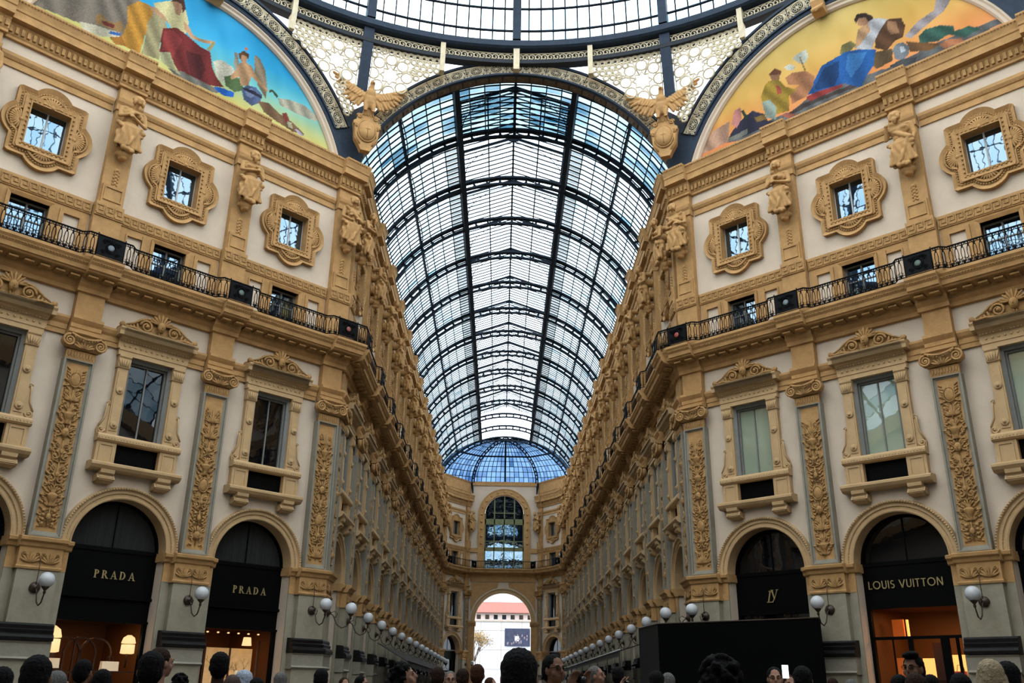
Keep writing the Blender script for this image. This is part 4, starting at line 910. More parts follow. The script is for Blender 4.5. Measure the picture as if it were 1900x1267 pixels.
def filigree_arch(k, label, cx, r0, r1, a0, depth):
    o, r = FR[k][0], FR[k][1]
    m_ = MB(); m_.arch(cx, CZ, [(r0, -.15), (r0, .0), (r1, .0), (r1, -.15)], a0, PI-a0, 60)
    t = top('filigree_arch', m_.mesh('filigree_arch', FILI), label, 'arch', o, r)
    m_ = MB(); m_.arch(cx, CZ, [(r0-.05, -.2), (r0-.05, .10), (r0+.05, .10), (r0+.05, -.2)], a0, PI-a0, 60); m_.arch(cx, CZ, [(r1-.05, -.2), (r1-.05, .10), (r1+.07, .10), (r1+.07, -.2)], a0, PI-a0, 60)
    obj('iron_edge', m_.mesh('iron_edge', STEEL), t)
    m_ = MB(); m_.arch(cx, CZ, [(r0+.07, .0), (r0+.07, .03), (r0+.11, .03), (r0+.11, .0)], a0, PI-a0, 60, ); m_.arch(cx, CZ, [(r1-.12, 0), (r1-.12, .03), (r1-.08, .03), (r1-.08, 0)], a0, PI-a0, 60)
    nl = int((PI-2*a0)*r0/.06)
    rm = (r0+r1)/2; cnt = int(round((PI-2*a0)*rm/.99)); sc = min(1, (r1-r0-.26)/.72)
    for j in range(cnt+1):
        a = a0+(PI-2*a0)*j/cnt
        m_.bar((cx+(r0+.08)*math.cos(a), -.01, CZ+(r0+.08)*math.sin(a)), (cx+(r1-.08)*math.cos(a), -.01, CZ+(r1-.08)*math.sin(a)), .025, .05, 1, up=(0, 1, 0))
    obj('border_line', m_.mesh('border_line', [FILI, DARKHOLE]), t)
    for j in range(cnt):
        a = a0+(PI-2*a0)*(j+.5)/cnt
        b = obj('rosette', ros, t, (cx+rm*math.cos(a), 0, CZ+rm*math.sin(a))); b.rotation_euler = (0, -(a-PI/2), 0); b.scale = (.97, 1, sc)
    return t
asin = math.asin
tA = filigree_arch('am', 'beige filigree iron arch over the mouth of the glazed arcade', W, 8.13, 8.85, R(32.5), .6)
m_ = MB(); a0 = asin(2.5/8.1); m_.arch(W, CZ, [(8.12, -.65), (8.12, -.02), (8.4, -.02), (8.4, -.65)], a0, PI-a0, 60); obj('soffit', m_.mesh('soffit', DARKHOLE), tA)
cnt = 30; cf = MB().add([(-.33, -.0, .0), (.33, -.0, .0), (.33, .5, .0), (-.33, .5, .0), (-.27, .06, -.05), (.27, .06, -.05), (.27, .44, -.05), (-.27, .44, -.05)], [(0, 3, 2, 1), (0, 1, 5, 4), (1, 2, 6, 5), (2, 3, 7, 6), (3, 0, 4, 7), (4, 5, 6, 7)])
cf.ell((0, .25, -.05), (.12, .12, .04), None, 8, 4); cf = cf.mesh('coffer', BROWNC)
for j in range(cnt):
    a = a0+(PI-2*a0)*(j+.5)/cnt; b = obj('coffer', cf, tA, (W+8.115*math.cos(a), .06, CZ+8.115*math.sin(a))); b.rotation_euler = (0, -(a-PI/2), 0)
# frescoes: flat painted lunettes, colour held per vertex
def paint_lunette(name, polys, sky, h=.038):
    xs = np.arange(.95, 15.56, h); zs = np.arange(24.45, 29.4, h); X, Z = np.meshgrid(xs, zs); rng = np.random.RandomState(3)
    t = np.clip((Z-24.5)/4.8, 0, 1); c = np.zeros(X.shape+(3,)); ks = sorted(sky)
    for ch in range(3): c[..., ch] = np.interp(t, ks, [sky[q][ch] for q in ks])
    nz = np.zeros_like(X)
    for f, am in ((1.1, 9), (2.7, 7), (6., 4)):
        for q in range(5): a, b, p = rng.uniform(-1, 1), rng.uniform(-1.6, 1.6), rng.uniform(0, 6); nz += am/3*np.sin(f*(a*X+b*Z)+p+np.sin(f*.7*X+q))
    c += nz[..., None]; polys = [([.80*q+.20*105 for q in cl], pt) for cl, pt in polys]
    for col, pts in polys:
        px = np.array([p[0] for p in pts]); pz = np.array([p[1] for p in pts]); ins = np.zeros(X.shape, bool); n = len(pts)
        for i in range(n):
            j = (i+1) % n; cond = ((pz[i] > Z) != (pz[j] > Z)) & (X < (px[j]-px[i])*(Z-pz[i])/((pz[j]-pz[i]) or 1e-9)+px[i]); ins ^= cond
        cc = np.array(col, float); g = 1+.13*np.sin(X*7+Z*3+2*np.sin(Z*1.7+X))+.05*rng.standard_normal(X.shape)
        c[ins] = (cc[None]*g[ins][:, None])
    c = np.clip(c, 0, 255)/255; c = np.where(c > .04045, ((c+.055)/1.055)**2.4, c/12.92)
    nx, nzv = len(xs), len(zs); v = np.stack([X, np.full_like(X, .28), Z], -1).reshape(-1, 3)
    i, j = np.meshgrid(np.arange(nx-1), np.arange(nzv-1)); idx = (j*nx+i).ravel(); xc, zc = X[:-1, :-1].ravel()+h/2, Z[:-1, :-1].ravel()+h/2
    idx = idx[np.hypot(xc-8.25, zc-CZ) < 7.28]; f = np.stack([idx, idx+1, idx+nx+1, idx+nx], -1)
    me = bpy.data.meshes.new(name); me.from_pydata(v.tolist(), [], f.tolist()); at = me.color_attributes.new('paint', 'FLOAT_COLOR', 'POINT')
    at.data.foreach_set('color', np.concatenate([c.reshape(-1, 3), np.ones((nx*nzv, 1))], 1).astype(np.float32).ravel()); me.materials.append(FRESCO); return me
FRESCO = bpy.data.materials.new('fresco_paint'); FRESCO.use_nodes = True; b_ = FRESCO.node_tree.nodes['Principled BSDF']; b_.inputs['Roughness'].default_value = .8; b_.inputs['Specular IOR Level'].default_value = .15
va = FRESCO.node_tree.nodes.new('ShaderNodeVertexColor'); va.layer_name = 'paint'; FRESCO.node_tree.links.new(va.outputs['Color'], b_.inputs['Base Color'])
FL=[((125,110,95),[(0.81,26.3),(4.97,29.65),(5.5,26.53),(4.97,25.29),(1.1,24.86)]),((200,135,40),[(4.93,26.93),(5.34,27.47),(5.85,27.53),(6.06,27.04),(5.82,26.12),(5.74,25.08),(4.95,25.06),(4.95,25.36),(5.06,26.18)]),((160,100,30),[(4.51,25.16),(4.94,25.46),(5.18,25.12),(4.78,24.96)]),((205,195,165),[(3.36,25.18),(3.88,25.36),(4.86,25.56),(4.89,25.39),(4.18,24.96),(3.55,24.93)]),((40,90,160),[(4.49,25.44),(4.89,25.56),(4.88,25.42),(4.48,25.3)]),((150,110,60),[(3.92,25.46),(3.9,25.86),(4.12,25.99),(4.27,25.83),(4.62,25.9),(4.81,26.17),(4.99,25.83),(4.85,25.58)]),((110,35,25),[(4.11,25.69),(4.28,25.76),(4.63,25.8),(4.63,25.64),(4.25,25.56)]),((165,150,105),[(5.96,27.25),(6.35,27.46),(6.6,26.91),(6.43,25.95),(6.54,25.25),(5.8,25.12),(5.85,25.98),(5.8,26.64)]),((190,140,100),[(5.73,27.45),(6.09,27.61),(6.72,27.45),(6.79,27.19),(6.6,27.14),(5.88,27.32)]),((215,200,140),[(5.88,27.71),(6.7,28.41),(7.2,28.25),(7.43,27.67),(7.38,27.08),(6.8,26.95),(6.39,27.41),(5.97,27.57)]),((170,120,85),[(6.58,28.29),(6.75,28.52),(6.98,28.59),(7.1,28.26),(7.0,27.79),(6.83,27.77),(6.73,28.02)]),((60,30,18),[(6.56,28.23),(6.68,28.55),(7.06,28.72),(7.21,28.26),(7.11,27.98),(7.01,28.37),(6.77,28.37)]),((200,150,105),[(7.23,27.62),(7.45,27.52),(7.71,27.2),(8.05,27.21),(8.66,27.45),(8.68,27.3),(8.21,27.1),(7.67,27.01),(7.29,27.26)]),((150,135,80),[(8.38,26.89),(8.59,27.41),(8.71,27.36),(8.5,26.83)]),((110,28,26),[(6.46,26.78),(6.97,27.14),(7.46,27.04),(8.04,26.84),(8.54,26.82),(8.74,26.14),(8.97,25.79),(9.37,25.47),(8.9,25.28),(8.17,25.04),(7.57,25.0),(7.19,25.32),(6.92,25.78),(6.51,25.46),(6.45,26.2)]),((140,42,38),[(6.51,26.69),(6.86,26.95),(7.3,26.71),(7.14,26.06),(7.03,25.46),(6.77,25.85),(6.56,25.72)]),((75,18,18),[(7.51,26.28),(8.17,26.44),(8.46,25.9),(8.34,25.29),(7.94,25.21),(7.74,25.64)]),((110,105,95),[(6.9,25.08),(7.6,25.25),(8.63,25.21),(9.33,25.28),(9.08,24.99),(7.99,24.93),(7.18,24.94)]),((170,165,120),[(6.49,25.6),(6.9,25.85),(7.2,25.25),(7.5,25.04),(7.03,25.08),(6.61,25.22)]),((215,205,180),[(8.73,26.45),(9.05,26.72),(9.64,26.66),(9.84,26.28),(9.49,25.61),(8.97,25.79)]),((20,90,190),[(8.94,25.27),(9.24,25.39),(9.88,25.47),(9.84,25.21),(9.43,25.06),(9.06,25.14)]),((70,95,50),[(9.3,25.98),(9.62,26.24),(10.13,26.29),(10.27,25.8),(9.87,25.5),(9.43,25.58)]),((150,140,120),[(9.6,27.45),(9.75,27.49),(9.9,26.89),(9.81,26.51),(9.65,26.83)]),((135,115,90),[(10.53,27.87),(10.8,27.82),(11.14,27.35),(11.32,26.62),(11.36,25.91),(10.88,26.38),(10.63,27.06)]),((190,140,95),[(9.92,27.06),(10.08,27.24),(10.46,27.21),(10.73,26.87),(11.41,26.42),(11.35,26.31),(10.69,26.6),(10.53,26.68),(10.45,26.14),(10.11,25.95),(9.98,26.36),(9.66,26.02),(9.57,26.13),(9.79,26.66)]),((180,125,85),[(9.85,27.52),(10.05,27.72),(10.24,27.58),(10.19,27.22),(9.94,27.16)]),((90,50,25),[(9.79,27.48),(10.01,27.77),(10.28,27.72),(10.3,27.4),(10.19,27.55),(9.93,27.52),(9.91,27.14)]),((230,120,70),[(10.03,27.91),(10.11,28.04),(10.19,27.95),(10.1,27.78)]),((75,90,130),[(10.16,25.82),(10.38,26.14),(10.81,26.26),(11.15,26.04),(11.09,25.6),(10.72,25.24),(10.33,25.36)]),((130,145,185),[(10.34,25.84),(10.61,26.11),(10.85,25.96),(10.67,25.62),(10.41,25.6)]),((30,30,45),[(10.16,25.86),(10.25,25.95),(10.69,26.03),(11.16,25.96),(11.14,25.83),(10.64,25.84)]),((60,70,45),[(11.44,26.48),(11.62,26.58),(11.92,26.41),(11.86,26.26),(11.6,26.45),(11.46,26.33)]),((120,85,55),[(10.97,25.62),(11.49,25.81),(12.07,25.55),(12.8,25.43),(13.48,25.12),(12.85,24.97),(11.97,25.09),(11.33,25.24)]),((150,60,50),[(12.21,25.62),(12.43,25.78),(12.64,25.43),(12.42,25.24)]),((200,190,150),[(12.49,25.36),(12.72,25.39),(12.83,25.12),(12.6,25.09)]),((190,170,190),[(12.91,25.16),(13.15,25.2),(13.49,25.04),(13.17,24.97)]),((185,175,150),[(11.9,26.28),(12.51,26.52),(13.31,26.62),(14.19,26.31),(13.88,26.07),(12.89,25.98),(12.09,25.97)])]
FRR=[((95,95,95),[(3.1,25.09),(3.26,25.34),(6.34,25.24),(7.18,25.53),(10.3,25.29),(10.43,25.22),(12.5,25.38),(14.86,25.23),(15.11,24.96),(4.36,24.74)]),((200,150,120),[(1.57,25.07),(3.15,25.11),(3.33,26.15),(2.4,26.02)]),((165,150,150),[(11.36,26.33),(11.97,26.75),(12.6,26.88),(12.84,27.59),(13.44,27.22),(12.96,26.66),(12.19,26.36),(11.6,26.1)]),((45,85,70),[(11.87,26.04),(12.16,26.21),(12.74,26.08),(13.15,25.79),(13.17,25.53),(13.67,25.49),(14.05,25.14),(13.48,25.07),(12.91,25.52),(12.51,25.42),(11.88,25.69)]),((110,70,35),[(11.39,26.06),(11.89,25.73),(12.61,25.27),(12.21,25.17),(11.45,25.51)]),((185,110,70),[(12.54,25.23),(12.82,25.32),(13.36,25.1),(13.39,24.91),(12.7,24.98)]),((85,50,25),[(10.3,27.38),(10.89,27.48),(11.36,27.25),(11.46,26.79),(11.29,26.33),(10.94,26.31),(10.62,26.06),(10.17,26.4)]),((155,105,70),[(10.82,27.44),(11.14,27.2),(11.19,26.6),(10.86,26.71),(10.76,27.07)]),((185,180,180),[(10.09,27.96),(10.5,27.76),(10.83,27.52),(10.49,27.18),(10.22,26.81),(10.02,26.4),(9.35,26.87),(9.71,27.37)]),((190,140,95),[(9.61,27.7),(10.06,27.79),(10.08,27.34),(9.58,26.91),(9.35,26.87)]),((175,120,85),[(9.57,28.27),(9.77,28.38),(10.05,28.21),(10.14,27.84),(9.9,27.71),(9.66,27.85)]),((45,25,18),[(9.51,28.26),(9.67,28.48),(9.99,28.34),(10.25,28.05),(10.29,27.84),(10.07,27.84),(9.99,28.11),(9.71,28.23),(9.57,28.04)]),((120,110,60),[(8.84,27.33),(9.25,27.32),(9.44,26.99),(9.03,26.77),(8.71,26.91)]),((25,80,150),[(8.97,26.9),(9.48,26.75),(10.2,26.34),(10.08,25.76),(9.66,25.3),(9.39,24.92),(8.97,25.14),(8.78,25.41),(7.96,25.49),(7.11,25.66),(7.5,26.26),(7.88,26.78),(8.43,26.84)]),((15,50,100),[(7.93,26.57),(8.64,26.64),(8.54,25.89),(8.27,25.51),(7.51,25.72),(7.46,25.92)]),((50,115,185),[(9.03,26.77),(9.81,26.43),(9.53,25.97),(9.03,25.54),(8.87,26.07)]),((115,120,125),[(10.82,25.95),(10.99,26.16),(11.26,26.09),(11.46,25.81),(11.41,25.45),(11.14,25.26),(10.86,25.5)]),((190,195,200),[(11.1,25.96),(11.27,25.91),(11.3,25.64),(11.13,25.65)]),((95,70,40),[(10.15,26.24),(10.83,26.03),(10.75,25.48),(10.1,25.4),(9.99,25.63)]),((60,60,62),[(10.59,25.31),(11.15,25.34),(11.67,25.14),(11.57,24.94),(10.83,25.01)]),((150,45,40),[(7.03,25.61),(7.5,25.63),(8.64,25.44),(8.62,25.32),(7.62,25.31),(7.15,25.28)]),((60,50,45),[(5.83,25.13),(6.84,25.35),(8.98,25.22),(9.25,24.99),(7.45,25.13),(6.16,25.06)]),((205,200,180),[(6.22,27.63),(6.48,27.64),(6.73,27.36),(6.6,27.24),(6.32,27.39)]),((205,205,185),[(6.62,27.84),(6.89,27.97),(7.3,27.98),(7.36,27.52),(7.13,27.28),(6.91,27.45)]),((140,100,50),[(6.94,27.75),(6.99,27.74),(7.2,26.78),(7.14,26.78)]),((175,110,70),[(6.2,27.04),(6.55,27.13),(7.17,26.89),(7.52,26.43),(7.39,25.96),(7.03,25.61),(6.38,25.58),(6.32,26.15),(6.79,26.36),(6.32,26.61)]),((110,60,35),[(5.46,27.62),(5.77,27.78),(6.08,27.48),(6.02,27.32),(5.56,27.4)]),((165,110,75),[(5.49,27.55),(5.98,27.34),(5.91,27.05),(5.58,27.18)]),((160,125,35),[(5.38,27.28),(5.88,27.12),(6.16,26.6),(6.68,26.15),(6.26,26.04),(6.22,25.3),(5.61,25.41),(5.44,26.14),(5.03,26.34),(4.97,26.65),(5.19,27.1)]),((170,60,50),[(5.73,26.92),(5.92,26.72),(5.95,26.34),(5.76,26.39)]),((150,165,150),[(4.99,26.36),(5.37,26.31),(5.65,25.76),(5.55,25.17),(5.11,25.47)]),((35,32,50),[(3.17,25.29),(3.47,25.62),(3.94,25.95),(4.49,26.15),(5.05,25.69),(5.18,25.26),(5.58,25.07),(4.47,25.05),(3.95,25.02)]),((120,90,40),[(4.54,25.75),(5.05,25.69),(5.11,25.39),(4.68,25.45)]),((30,60,40),[(3.91,26.43),(4.07,26.4),(4.25,25.89),(4.11,25.87)]),((195,120,110),[(3.4,25.93),(3.6,26.59),(3.91,26.62),(3.95,26.04),(3.65,25.62)]),((115,115,105),[(3.17,25.29),(4.15,25.34),(4.14,25.07),(3.15,25.07)]),((175,90,70),[(5.81,25.27),(6.17,25.19),(6.55,24.96),(6.14,24.93)])]

PL = paint_lunette('fresco', FL, {0: (215, 190, 90), .18: (190, 195, 130), .38: (120, 195, 195), .65: (60, 165, 210), 1: (50, 150, 200)})
PR = paint_lunette('fresco', FRR, {0: (225, 130, 85), .25: (228, 150, 85), .5: (225, 175, 95), .8: (215, 180, 105), 1: (205, 175, 105)})
for k, me, lab, al in (('dl', PL, 'lunette fresco of seated red-robed woman and winged boy under blue sky', 'beige filigree iron arch over the blue-skied fresco'), ('dr', PR, 'lunette fresco of seated blue-robed woman and gold-robed figure under orange sky', 'beige filigree iron arch over the orange-skied fresco')):
    o, r = FR[k][0], FR[k][1]
    t = top('fresco', me, lab, 'painting', o, r)
    fa = filigree_arch(k, al, 8.25, 7.66, 8.52, R(31), .3)
    m_ = MB(); a0 = asin(2.45/7.2); m_.arch(8.25, CZ, [(7.14, -.35), (7.14, -.22), (7.2, -.12), (7.3, -.10), (7.36, -.02), (7.44, -.02), (7.44, -.35)], a0, PI-a0, 60); obj('plaster_frame', m_.mesh('plaster_frame', CREAM), fa)
    m_ = MB(); a0 = asin(2.45/7.5); m_.arch(8.25, CZ, [(7.43, -.35), (7.43, .02), (7.68, .02), (7.68, -.35)], a0, PI-a0, 60)
    for sx in (-1, 1):
        pts = [(8.25+sx*7.6*math.cos(a), CZ+7.6*math.sin(a)) for a in [R(18.8)+R(20)*j/8 for j in range(9)]]+[(8.25+sx*7.25, 27.3), (8.25+sx*8.25, 28.3), (8.25+sx*8.25, 24.5)]
        m_.plate(pts, -.3, -.04)
    obj('corner_plate', m_.mesh('corner_plate', STEEL), fa)
    m_ = MB(); m_.prism([(-.05, 29.05), (.25, 29.15), (.34, 29.3), (.2, 29.5), (.3, 29.75), (.22, 29.9), (-.05, 29.9)], 7.98, 8.52); m_.tube(spiral(8.25, 29.2, .12, 1.4, .34, 1, 0, 12), .03, 5); m_.tube([(8.0, -.3, 29.25), (8.5, -.3, 29.25)], .1, 8)
    obj('keystone', m_.mesh('keystone', OCHRE), fa)
    # wall behind the lunette
    m_ = MB(); m_.plate([(8.25+8.5*math.cos(PI*j/24), CZ+8.5*math.sin(PI*j/24)) for j in range(2, 23)], -.9, -.32); obj('lunette_ground', m_.mesh('lunette_ground', CREAM), walls[k])
for sx in (-1, 1):
    pts = [(W+sx*8.1*math.cos(a), CZ+8.1*math.sin(a)) for a in [R(17.6)+R(16)*j/6 for j in range(7)]]
# ------------------------------------------------------------------ eagles on shields at the two corners
def eagle_prims():
    P = []; e = lambda *a: P.append(('e',)+a); c = lambda *a: P.append(('c',)+a)
    e((0, -.25, 2.75), (.30, .26, .50)); e((0, -.33, 3.05), (.24, .22, .28)); c((0, -.3, 3.1), (.02, -.42, 3.45), .17, .12); e((.03, -.47, 3.55), (.12, .16, .125)); c((.04, -.58, 3.56), (.05, -.70, 3.48), .06, .018)
    for sx in (-1, 1):
        c((sx*.16, -.28, 2.5), (sx*.19, -.33, 2.12), .16, .08)
        for q in (-1, 0, 1): c((sx*.19, -.33, 2.10), (sx*.19+q*.07, -.46, 2.03), .045, .025)
        c((sx*.2, -.15, 2.95), (sx*.62, -.12, 3.18), .17, .12); c((sx*.62, -.12, 3.18), (sx*1.15, -.12, 3.55), .12, .07)
        tips = [(1.78, 3.92), (1.68, 3.66), (1.58, 3.42), (1.47, 3.2), (1.35, 3.0), (1.2, 2.82), (1.05, 2.68), (.88, 2.56), (.7, 2.46), (.52, 2.42)]
        for q, (tx, tz) in enumerate(tips):
            f = q/9; bx, bz = 1.15-.95*f, 3.52-.5*f; c((sx*bx, -.12-.03*(q % 2), bz), (sx*tx, -.08-.05*(q % 2), tz), .115, .075)
        e((sx*.75, -.12, 3.05), (.5, .09, .33), (0, sx*-.5, 0))
        for q in range(6): c((sx*(.95-.14*q), -.19, 3.42-.06*q), (sx*(1.1-.12*q), -.24, 3.12-.05*q), .075, .045)
    for q in range(-2, 3): c((q*.06, -.15, 2.35), (q*.13, -.12, 1.95), .075, .045)
    for a in range(5):
        for b in range(5): e((-.16+.08*a, -.46+.02*abs(a-2), 2.55+.12*b), (.045, .04, .06))
    return P
EAG = sculpt('eagle', eagle_prims(), .022, [OCHRE], 1)
def shield_mb():
    m_ = MB(); out = [(-.22, 0), (.22, 0), (.34, .25), (.55, .6), (.60, 1.2), (.66, 1.5), (.5, 1.62), (.46, 1.9), (.2, 2.0), (-.2, 2.0), (-.46, 1.9), (-.5, 1.62), (-.66, 1.5), (-.60, 1.2), (-.55, .6), (-.34, .25)]
    m_.plate(out, -.2, .12); m_.lathe([(.50, 0), (.46, .12), (.3, .2), (0, .24)], (0, -.12, 0), 28, axis='y')
    m_.tube([(.52*math.cos(a), -.16, .52*math.sin(a)) for a in [PI*2*j/24 for j in range(24)]], .04, 6, closed=True)
    for i in range(len(m_.v)):
        if i >= 32: x, y, z = m_.v[i]; m_.v[i] = (x*.84, y, z*1.12+1.05)
    m_.tube([(0, -.3, .62), (0, -.37, 1.05), (0, -.3, 1.48)], .018, 4); m_.tube([(-.36, -.26, 1.05), (0, -.37, 1.05), (.36, -.26, 1.05)], .018, 4)
    for sx in (-1, 1): m_.tube(spiral(sx*.52, 1.28, .12, 1.5, .14, sx, 0, 12), .045, 5); m_.tube(spiral(sx*.4, 1.78, .13, 1.4, .14, sx, 0, 12), .05, 5); m_.tube([(sx*.5, -.14, 1.1), (sx*.5, -.14, .7), (sx*.3, -.14, .3)], .05, 5)
    return m_
shm = shield_mb().mesh('shield', OCHRE)
for sx, lab in ((-1, 'stone eagle with spread wings on a shield, left end of the filigree arch'), (1, 'stone eagle with spread wings on a shield, right end of the filigree arch')):
    a = R(-22.5)*sx
    t = top('eagle_statue', EAG, lab, 'statue', (sx*19.35*math.sin(R(21.3)), -18.95+19.35*math.cos(R(21.3)), 24.9), sx*R(-22.5))
    obj('shield', shm, t, (0, 0, .05))
# ------------------------------------------------------------------ drum, tracery and glass dome
DC = (0, -18.95, 0); RR = 18.8
def drum_r(th, z):
    a = (th+PI/4) % (PI/2)-PI/4                      # arm faces at multiples of 90 degrees
    ro = 18.95/math.cos(a) if abs(a) < R(21) else 18.54/math.cos(abs(a)-PI/4)
    s = min(1, max(0, (z-24.5)/6.3)); return ro*(1-s)+RR*s
def DP(th, z, dr=0):
    r = drum_r(th, z)+dr; return (r*math.sin(th), r*math.cos(th), z)
dome = top('glass_dome', MB().mesh('glass_dome', STEEL) if False else None, 'great glass and iron dome over the octagon, lower edge in view', 'dome', DC, 0)
rings = MB()
def lathe_ring(m_, prof, k=128, mi=0):
    v = []; n = len(prof)
    for j in range(k):
        q = 2*PI*j/k; v += [(r*math.sin(q), r*math.cos(q), z) for r, z in prof]
    m_.add(v, [(j*n+i, j*n+(i+1) % n, ((j+1) % k)*n+(i+1) % n, ((j+1) % k)*n+i) for j in range(k) for i in range(n)], mi)
m_ = MB(); lathe_ring(m_, [(18.95, 31.42), (18.5, 31.42), (18.38, 31.5), (18.38, 31.82), (18.5, 31.92), (18.95, 31.92)]); obj('ring_beam', m_.mesh('ring_beam', STEEL), dome)
m_ = MB(); lathe_ring(m_, [(19.1, 30.62), (18.62, 30.62), (18.62, 30.84), (19.1, 30.84)]); lathe_ring(m_, [(19.1, 30.84), (18.86, 30.84), (18.86, 31.42), (19.1, 31.42)]); obj('frieze_ground', m_.mesh('frieze_ground', DARKHOLE), dome)
def scr():
    m_ = MB(); k = 12
    for i in range(k):
        th = R(11.25)*(i+.5)/k; mb2 = []
        for q in range(19):
            a = -PI/2+2*PI*1.5*q/18; r = .215*(1-.8*q/18); t2 = th+(r*math.cos(a))/18.8; z = 31.10+r*math.sin(a); mb2.append((18.80*math.sin(t2), 18.80*math.cos(t2), z))
        m_.tube(mb2, .038, 4)
        th2 = th+R(11.25)/k/2; m_.tube([(18.8*math.sin(th-.004), 18.8*math.cos(th-.004), 30.9), (18.8*math.sin(th2+.004), 18.8*math.cos(th2+.004), 30.88)], .035, 4)
    for z in (30.87, 31.34): m_.tube([(18.82*math.sin(R(11.25)*j/6), 18.82*math.cos(R(11.25)*j/6), z) for j in range(7)], .03, 4)
    return m_
sc_ = scr().mesh('scroll_frieze', FILI)
for j in range(32): obj('scroll_frieze', sc_, dome, None, -R(11.25)*j)
def drum_post(w_, d, z0, z1, face):
    m_ = MB(); n = 8
    for i in range(n):
        za, zb = z0+(z1-z0)*i/n, z0+(z1-z0)*(i+1)/n; v = []
        for z in (za, zb):
            r = drum_r(face, z); v += [(-w_/2, r+.1, z), (w_/2, r+.1, z), (w_/2, r-d, z), (-w_/2, r-d, z)]
        m_.add(v, [(0, 1, 5, 4), (1, 2, 6, 5), (2, 3, 7, 6), (3, 0, 4, 7)])
    m_.add([v_ for v_ in m_.v[:4]], [(0, 1, 2, 3)]); return m_
long_r = drum_post(.5, .2, 27.75, 31.5, R(22.5)).mesh('corner_rib', STEEL)
bra = drum_post(.24, .30, 29.8, 31.42, R(11.25)).mesh('bracket_post', FILI); crown = drum_post(.30, .30, 30.2, 31.42, 0).mesh('crown_post', FILI)
for j in range(8): obj('corner_rib', long_r, dome, None, -R(22.5+45*j)); obj('crown_post', crown, dome, None, -R(45*j))
for j in range(16): obj('bracket_post', bra, dome, None, -R(11.25+22.5*j))
# tracery panel: from one bracket across the corner rib to the next bracket
def tracery(sg):
    m_ = MB(); CR = .020
    def okp(th, z, mar=0.):
        if z > 30.62-mar or not (R(11.6) < th < R(33.4)) or abs(th-R(22.5)) < R(.8)+mar/18.8: return False
        a = th
        if a < R(21): return math.hypot(18.95*math.tan(a), z-CZ) > 8.80+mar
        return math.hypot(18.54*math.tan(a-PI/4), z-CZ) > 8.5+mar
    def ring(th, z, r, tr=CR, k=10, a0=0, clip=True):
        pts = [(th+r*math.cos(a0+2*PI*j/k)/18.9, z+r*math.sin(a0+2*PI*j/k)) for j in range(k)]
        if clip and not okp(th, z, .04): return
        m_.tube([DP(sg*p[0], p[1]) for p in pts], tr, 4, closed=True)
    for thc in (R(18.7), R(26.6)):
        zc = 29.3; r1 = .80
        for j in range(8):
            a = 2*PI*j/8; ring(thc+r1*math.cos(a)/18.9, zc+r1*math.sin(a), .27, .05, 12)
            ring(thc+1.2*math.cos(a+PI/8)/18.9, zc+1.2*math.sin(a+PI/8), .14, .045, 8)
        star = []
        for j in range(16): rr = .46 if j % 2 == 0 else .33; star.append(DP(sg*(thc+rr*math.cos(PI*j/8)/18.9), zc+rr*math.sin(PI*j/8)))
        m_.tube(star, .05, 4, closed=True)
        for j in range(8):
            a, b = 2*PI*(j+.5)/8, 2*PI*(j+.5)/8
            p, q = (thc+.36*math.cos(a)/18.9, zc+.36*math.sin(a)), (thc+1.12*math.cos(b)/18.9, zc+1.12*math.sin(b))
            if okp(*q): m_.tube([DP(sg*p[0], p[1]), DP(sg*q[0], q[1])], .045, 4)
    row = 0; z = 26.9
    while z < 30.6:
        th = R(11.5)+(row % 2)*.0085
        while th < R(33.5):
            if all(math.hypot((th-tc_)*18.9, z-29.3) > 1.13 for tc_ in (R(18.7), R(26.6))): ring(th, z, .135, .066, 8)
            th += .017
        z += .275; row += 1
    for q in range(2):                                   # edging bars along the two arch backs and the ring
        pass
    for za, zb, th0 in ((26.9, 30.6, 22.5-1.0), (26.9, 30.6, 22.5+1.0)): m_.tube([DP(sg*R(th0), za+(zb-za)*j/8) for j in range(9)], .03, 4)
    m_.tube([DP(sg*R(11.6+21.8*j/16), 30.58) for j in range(17)], .05, 4)
    return m_
trR = tracery(1).mesh('tracery_panel', FILI); trL = tracery(-1).mesh('tracery_panel', FILI)
for j in range(4): obj('tracery_panel', trR, dome, None, -R(90*j)); obj('tracery_panel', trL, dome, None, -R(90*j))
# dome shell
def dome_p(th, t, dr=0): return ((18.75+dr)*math.cos(t)*math.sin(th), (18.75+dr)*math.cos(t)*math.cos(th), 31.9+(15.6+dr)*math.sin(t))
TH_ = [0, .048, .13, .215, .30, .39, .48, .58, .68, .79, .90, 1.02, 1.15, 1.3]
rib_m = MB()
for i in range(len(TH_)-1):
    for q in range(2):
        ta, tb = TH_[i]+(TH_[i+1]-TH_[i])*q/2, TH_[i]+(TH_[i+1]-TH_[i])*(q+1)/2; v = []
        for t in (ta, tb):
            for dr in (.1, -.38):
                p = dome_p(0, t, dr); v += [(-.21, p[1], p[2]), (.21, p[1], p[2])]
        rib_m.add(v, [(0, 1, 5, 4), (2, 6, 7, 3), (0, 4, 6, 2), (1, 3, 7, 5)])
rib_m = rib_m.mesh('dome_rib', STEEL)
for j in range(16): obj('dome_rib', rib_m, dome, None, -R(22.5*j))
m_ = MB()
for t in TH_[1:]: lathe_ring(m_, [(18.75*math.cos(t)+.03, 31.9+15.6*math.sin(t)-.04), (18.75*math.cos(t)-.07, 31.9+15.6*math.sin(t)-.04), (18.75*math.cos(t)-.07, 31.9+15.6*math.sin(t)+.04), (18.75*math.cos(t)+.03, 31.9+15.6*math.sin(t)+.04)], 128)
obj('hoop', m_.mesh('hoop', DSTEEL), dome)
m_ = MB()
